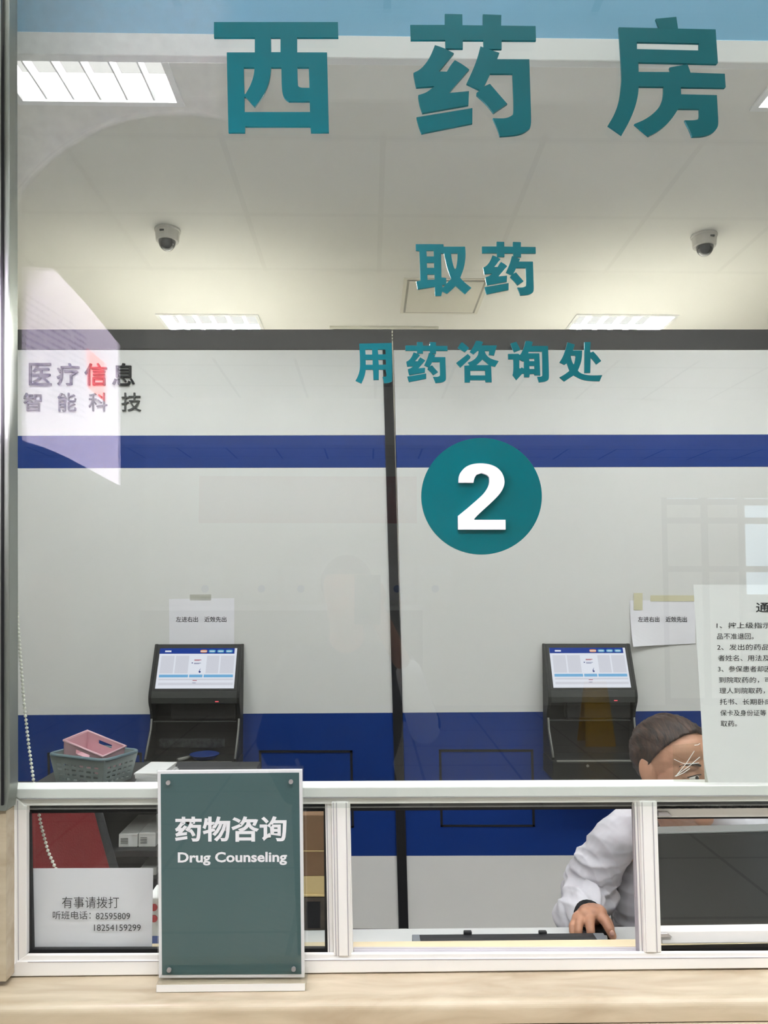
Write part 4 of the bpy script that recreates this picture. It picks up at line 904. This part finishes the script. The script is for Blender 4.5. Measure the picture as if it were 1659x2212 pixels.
# coat
bm = bmesh.new()
tc = P(1480, 1900, .88)
ellip(bm, (nb.x, .875, nb.z - .20), (.168, .105, .22)); ellip(bm, (nb.x, .885, nb.z - .42), (.17, .12, .25))
shl = Vector((2 * nb.x - sh.x, sh.y + .03, sh.z)); ell_l = shl + Vector((.07, -.03, -.24))
tz = P(1412, 1742, .85); capsule(bm, tz, .040, sh + Vector((.006, .012, -.010)), .052, 20); capsule(bm, Vector((2 * nb.x - tz.x, tz.y, tz.z)), .040, shl + Vector((0, 0, -.012)), .052, 20); ellip(bm, (nb.x, .89, nb.z - .08), (.12, .07, .09))
capsule(bm, sh + Vector((.006, .01, -.014)), .053, P(1298, 1862, .83), .059, 20); capsule(bm, P(1296, 1862, .83), .060, el, .057, 20)
capsule(bm, el, .056, P(1258, 1958, .76), .049, 20); capsule(bm, P(1258, 1958, .76), .049, P(1262, 1978, .715), .040, 20)
ellip(bm, P(1224, 1978, .77), (.030, .05, .040)); ellip(bm, P(1290, 1930, .82), (.05, .05, .05))
capsule(bm, shl, .058, ell_l, .052, 20); capsule(bm, ell_l, .052, ell_l + Vector((-.12, -.20, -.06)), .042, 20)
cm = fuse(bm, .0030, 6, .5)
ctr = P(1290, 1920, .80)
from mathutils import noise as nz
ax_ = (P(1262, 1960, .8) - P(1315, 1790, .8)).normalized(); el_ = P(1275, 1915, .80)
def fold(p):                                           # cloth folds: soft on the upper arm, crumpled at the elbow
    q = p - ctr; s = q.dot(ax_); l = q.x * .9 + q.y * .4
    k = 1 - abs(nz.noise(Vector((s * 30 + l * 16, l * 7, p.z * 5 + 3)))) * 2
    k2 = 1 - abs(nz.noise(Vector((s * 16 - l * 22 + 7, l * 9, p.y * 6)))) * 2
    g = math.exp(-((p - el_).length / .11) ** 2)
    if p.x < nb.x - .10: return .0035 * (k - .5) + (.013 * (k - .55) + .010 * (k2 - .5)) * g
    return .006 * (1 - 2 * abs(nz.noise(Vector((p.x * 18, p.y * 10, p.z * 4)))) - .5)
nrm_ = [v.normal.copy() for v in cm.vertices]
for v, n in zip(cm.vertices, nrm_): v.co += n * fold(v.co)
coat = obj('coat', cm, M['coat'], per, smooth=True)
bm = bmesh.new()                                       # lapels at the open neck
for s_ in (-1, 1):
    pts = [nb + Vector((s_ * .045, -.045, -.012)), nb + Vector((s_ * .085, -.05, -.02)), nb + Vector((s_ * .095, -.075, -.11)), nb + Vector((s_ * .05, -.085, -.20)), nb + Vector((s_ * .035, -.085, -.16))]
    solid(bm, [pts], Vector((0, .008, 0)))
obj('collar', bm, M['coat'], per, bevel=.002)
bm = bmesh.new(); ellip(bm, (nb.x, .80, nb.z - .26), (.125, .075, .17)); obj('sweater', bm, M['sweater'], per, smooth=True)
bm = bmesh.new()                                       # black inner cuff
cw = P(1268, 1979, .700); dr = (PH(1276, 1976, .02) - wr).normalized()
tube(bm, [P(1264, 1976, .735), P(1272, 1978, .684)], .0345, 24); o = obj('inner_cuff', bm, M['cuff'], per, smooth=True)
bm = bmesh.new()                                       # lower body and legs out of sight on the stool
capsule(bm, (nb.x, .93, .605), .15, (nb.x, .93, .75), .15)
for s_ in (-1, 1): capsule(bm, (nb.x + s_ * .09, .92, .54), .08, (nb.x + s_ * .11, .50, .53), .06); capsule(bm, (nb.x + s_ * .11, .50, .53), .058, (nb.x + s_ * .11, .52, .09), .04); capsule(bm, (nb.x + s_ * .11, .54, .045), .04, (nb.x + s_ * .11, .42, .04), .035)
obj('trousers', fuse(bm, .012, 4), M['kb'], per, smooth=True)
t = thing('stool', (nb.x, .93, 0), 'dark stool under the seated woman in the white coat', 'stool')
bm = bmesh.new(); cyl(bm, (nb.x, .93, .39), (nb.x, .93, .45), .19, 32); obj('seat', bm, M['kb'], t, bevel=.01)
bm = bmesh.new(); cyl(bm, (nb.x, .93, .03), (nb.x, .93, .39), .03); obj('column', bm, M['kedge'], t)
bm = bmesh.new(); cyl(bm, (nb.x, .93, 0), (nb.x, .93, .03), .22, 32); obj('base', bm, M['kb'], t)
# mouse
mc = P(1303, 2018, .62)
bm = bmesh.new(); ellip(bm, (mc.x, .635, DZ), (.030, .055, .034), Matrix.Rotation(R(-14), 3, 'Z'), 28); bmesh.ops.delete(bm, geom=[v for v in bm.verts if v.co.z < DZ - .0005], context='VERTS')
t = thing('computer_mouse', (mc.x, .635, DZ), 'black computer mouse under the hand on the desk', 'mouse'); obj('shell', bm, M['phone'], t, smooth=True)
bm = bmesh.new(); cyl(bm, (mc.x - .006, .60, DZ + .026), (mc.x + .002, .60, DZ + .026), .007, 16); obj('wheel', bm, M['kedge'], t)

# ------------------------------------------------------------------ lobby side, seen as reflections in the glass
def added_lobby_lamp(x, y, m='lob', hx=.31, hy=.31):
    t = thing('added_lobby_light', (x, y, CEIL - .02), 'unseen ceiling light added to the lobby', 'ceiling light', 'added lobby ceiling lights')
    bm = bmesh.new()
    box(bm, (x - hx, y - hy, CEIL - .014), (x + hx, y + hy, CEIL - .006)); obj('frame', bm, M['louver'], t)
    obj('diffuser', B((x - hx + .02, y - hy + .02, CEIL - .017), (x + hx - .02, y + hy - .02, CEIL - .0145)), M[m], t)
for x in (-1.6, .0, 1.6): added_lobby_lamp(x, -1.38, 'lob', .6, .15)  # unseen row added for frontal light on frame and sign
for x in (-1.3, .2, 1.7): added_lobby_lamp(x, -.55, 'near', .6, .15)  # unseen row added to brighten the blind and hem bar
for x in (-2.2, .6, 3.4):
    for y in (-3.5, -6.3): added_lobby_lamp(x, y, 'hall')  # unseen rows added to light the mirrored hall
for k, y in enumerate((-1.03, -2.9, -5.7)): obj('trim_%d' % (6 + k), B((-4.5, y - .10, CEIL - (.27 if k == 0 else .42)), (7, y + .06, CEIL)), M['wall'], kind='structure')  # unseen beams added to hide the lobby lamps from the mirror view
# folded poster on the left pillar, square to the glass
XP = -.556
bm = bmesh.new()
def wallpt(px, py):                                     # photo pixel of the mirror image -> point on the pillar side
    d = ray(px, py); s = (XP - CAM.x) / d.x; p = CAM + d * s; return Vector((XP, -p.y, p.z))
po = [(17, 583), (122, 587), (190, 660), (259, 745), (261, 1050), (150, 990), (100, 968), (26, 946)]
t = thing('wall_notice', tuple(wallpt(259, 1050)), 'pale lilac printed notice on the pillar side, mirrored in the glass', 'notice')
solid(bm, [[wallpt(*p) for p in po]], Vector((-.001, 0, 0))); obj('sheet', bm, M['poster'], t)
off = Vector((.0006, 0, 0))
bm = bmesh.new(); bm.faces.new([bm.verts.new(wallpt(*p) + off) for p in ((193, 757), (230, 788), (230, 870), (193, 840))]); obj('red_block', bm, M['posterred'], t)
bm = bmesh.new()
for k in range(16):
    for j in range(14):
        if random.random() < .15: continue
        x = 28 + j * 11.5; y0 = 618 + k * 16 + (x - 28) * (.78 - .030 * k) * .8
        if x > 185 or y0 > 930: continue
        bm.faces.new([bm.verts.new(wallpt(*p) + off) for p in ((x, y0), (x + 9, y0 + 6), (x + 9, y0 + 11), (x, y0 + 5))])
obj('print_rows', bm, M['posterink'], t)
obj('window_3', B((XP - .008, -.75, LEDGE), (XP - .0015, -.031, 2.75)), M['sash'], kind='structure')
# banner, posters, cabinet, entrance on the far lobby wall
def far(px, py, y=YF + .02):
    d = ray(px, py); s = (-y - CAM.y) / d.y; p = CAM + d * s; return Vector((p.x, y, p.z))
def farbox(x0, y0, x1, y1, th=.02, y=YF + .005):
    a, b = far(x0, y1, y), far(x1, y0, y); return B((a.x, y, a.z), (b.x, y + th, b.z))
bn = tag(obj('banner', farbox(430, 1030, 900, 1130), M['banner']), 'red banner high on the far lobby wall, mirrored in the glass', 'banner')
for k, x in enumerate((405, 527, 612, 820, 902)):
    t = thing('poster', tuple(far(x + 36, 1300)), ('white poster on the far lobby wall, first from the left', 'white poster on the far lobby wall, second from the left', 'white poster on the far lobby wall, third from the left', 'white poster on the far lobby wall, fourth from the left', 'white poster on the far lobby wall, last in the row')[k], 'poster', 'posters on the far lobby wall')
    obj('sheet', farbox(x, 1222, x + 74, 1298, .01), M['paper2'], t)
    p = far(x + 38, 1272, YF + .016); bm = bmesh.new(); cyl(bm, p, p + Vector((0, .003, 0)), .05, 20); obj('round_mark', bm, M['blue'], t)
a = far(330, 1660); b = far(905, 1306)
t = thing('lobby_counter', ((a.x + b.x) / 2, YF + .4, 0), 'grey lobby counter along the far wall', 'counter')
obj('body', B((a.x, YF + .02, 0), (b.x, YF + .7, b.z - .05)), M['cabinet'], t); obj('top', B((a.x - .03, YF + .02, b.z - .05), (b.x + .03, YF + .74, b.z)), M['paper2'], t)
d1 = thing('door_1', ((dx0 + dx1) / 2, YF - .08, 0), kind='structure')
bm = bmesh.new()
for x in (dx0, 4.45, 4.95, 5.6, dx1 - .09): box(bm, (x, YF - .12, 0), (x + .09, YF - .04, dz1))
for z in (0, 1.75, 2.40, dz1 - .1): box(bm, (dx0, YF - .12, z), (dx1, YF - .04, z + .08))
obj('door_frame', bm, M['darkframe'], d1)
obj('door_leaf', B((dx0 + .09, YF - .10, .08), (4.95, YF - .06, dz1 - .1)), M['wall'], d1)
obj('door_panel', B((5.04, YF - .10, .08), (dx1 - .09, YF - .06, 1.45)), M['cabinet'], d1)
ws = far(1287, 1590, -6.6)
t = thing('caution_board', (ws.x, -6.6, 0), 'yellow folding wet floor board standing in the lobby, mirrored in the right terminal', 'floor sign')
for s_ in (-1, 1):
    bm = bmesh.new(); solid(bm, [[Vector((ws.x - .15, -6.6 + s_ * .16, 0)), Vector((ws.x + .15, -6.6 + s_ * .16, 0)), Vector((ws.x + .11, -6.6 + s_ * .01, .62)), Vector((ws.x - .11, -6.6 + s_ * .01, .62))]], Vector((0, -.012 * s_, 0))); obj('leaf', bm, M['yellow'], t)
# the photographer, only seen as a dim reflection
ph = thing('person', (-.06, -1.42, 0), 'photographer in a dark jacket holding up a phone, mirrored faintly in the glass', 'person')
hx, hy, hz = -.075, -1.40, 1.56
bm = bmesh.new(); ellip(bm, (hx, hy, hz + .02), (.078, .095, .10)); ellip(bm, (hx, hy + .02, hz - .05), (.062, .075, .08)); capsule(bm, (hx, hy - .01, hz - .08), .055, (hx, hy - .02, hz - .19), .06)
capsule(bm, (hx, hy + .09, hz - .01), .010, (hx, hy + .105, hz - .035), .013)
ha = Vector((.03, -1.235, 1.50)); capsule(bm, (.10, -1.25, 1.36), .028, ha, .030)
for k in range(4): chain(bm, [(ha + Vector((-.02 + k * .006, .0, .02)), .011), (ha + Vector((.0 + k * .006, .01, .05 + .004 * k)), .009), (ha + Vector((-.02 + k * .008, .018, .07 + .01 * k)), .008)], 10)
chain(bm, [(ha, .012), (ha + Vector((-.035, .012, .01)), .010), (ha + Vector((-.05, .014, .035)), .008)], 10)
obj('body', fuse(bm, .006, 5), M['skin'], ph, smooth=True)
bm = bmesh.new(); ellip(bm, (hx, hy - .012, hz + .04), (.086, .10, .095), seg=40); bmesh.ops.delete(bm, geom=[v for v in bm.verts if v.co.y > hy + .03 and v.co.z < hz + .065 or v.co.z < hz - .03], context='VERTS'); o = obj('hair', bm, M['hair'], ph, smooth=True)
bm = bmesh.new(); ellip(bm, (hx, -1.43, 1.16), (.19, .115, .27)); capsule(bm, (hx - .13, -1.43, 1.33), .07, (hx + .13, -1.43, 1.33), .07); ellip(bm, (hx, -1.43, .93), (.17, .12, .17))
capsule(bm, (hx - .17, -1.43, 1.32), .065, (hx - .25, -1.42, 1.08), .05); capsule(bm, (hx - .25, -1.42, 1.08), .048, (hx - .16, -1.30, .95), .04)
capsule(bm, (hx + .17, -1.43, 1.32), .065, (hx + .26, -1.38, 1.14), .052)
obj('jacket', fuse(bm, .010, 5), M['jacket'], ph, smooth=True)
bm = bmesh.new(); capsule(bm, (hx + .255, -1.38, 1.13), .054, (.125, -1.27, 1.32), .042); obj('sleeve', fuse(bm, .006, 4), M['shirt'], ph, smooth=True)
bm = bmesh.new()
for s_ in (-1, 1): capsule(bm, (hx + s_ * .09, -1.43, .86), .09, (hx + s_ * .1, -1.43, .48), .06); capsule(bm, (hx + s_ * .1, -1.43, .48), .06, (hx + s_ * .1, -1.44, .09), .042); capsule(bm, (hx + s_ * .1, -1.46, .045), .042, (hx + s_ * .1, -1.32, .035), .035)
obj('trousers', fuse(bm, .012, 4), M['jacket'], ph, smooth=True)
tag(obj('phone', B((-.045, -1.196, 1.475), (.035, -1.188, 1.625)), M['phone'], bevel=.003), 'black phone held up by the photographer behind the camera', 'phone')
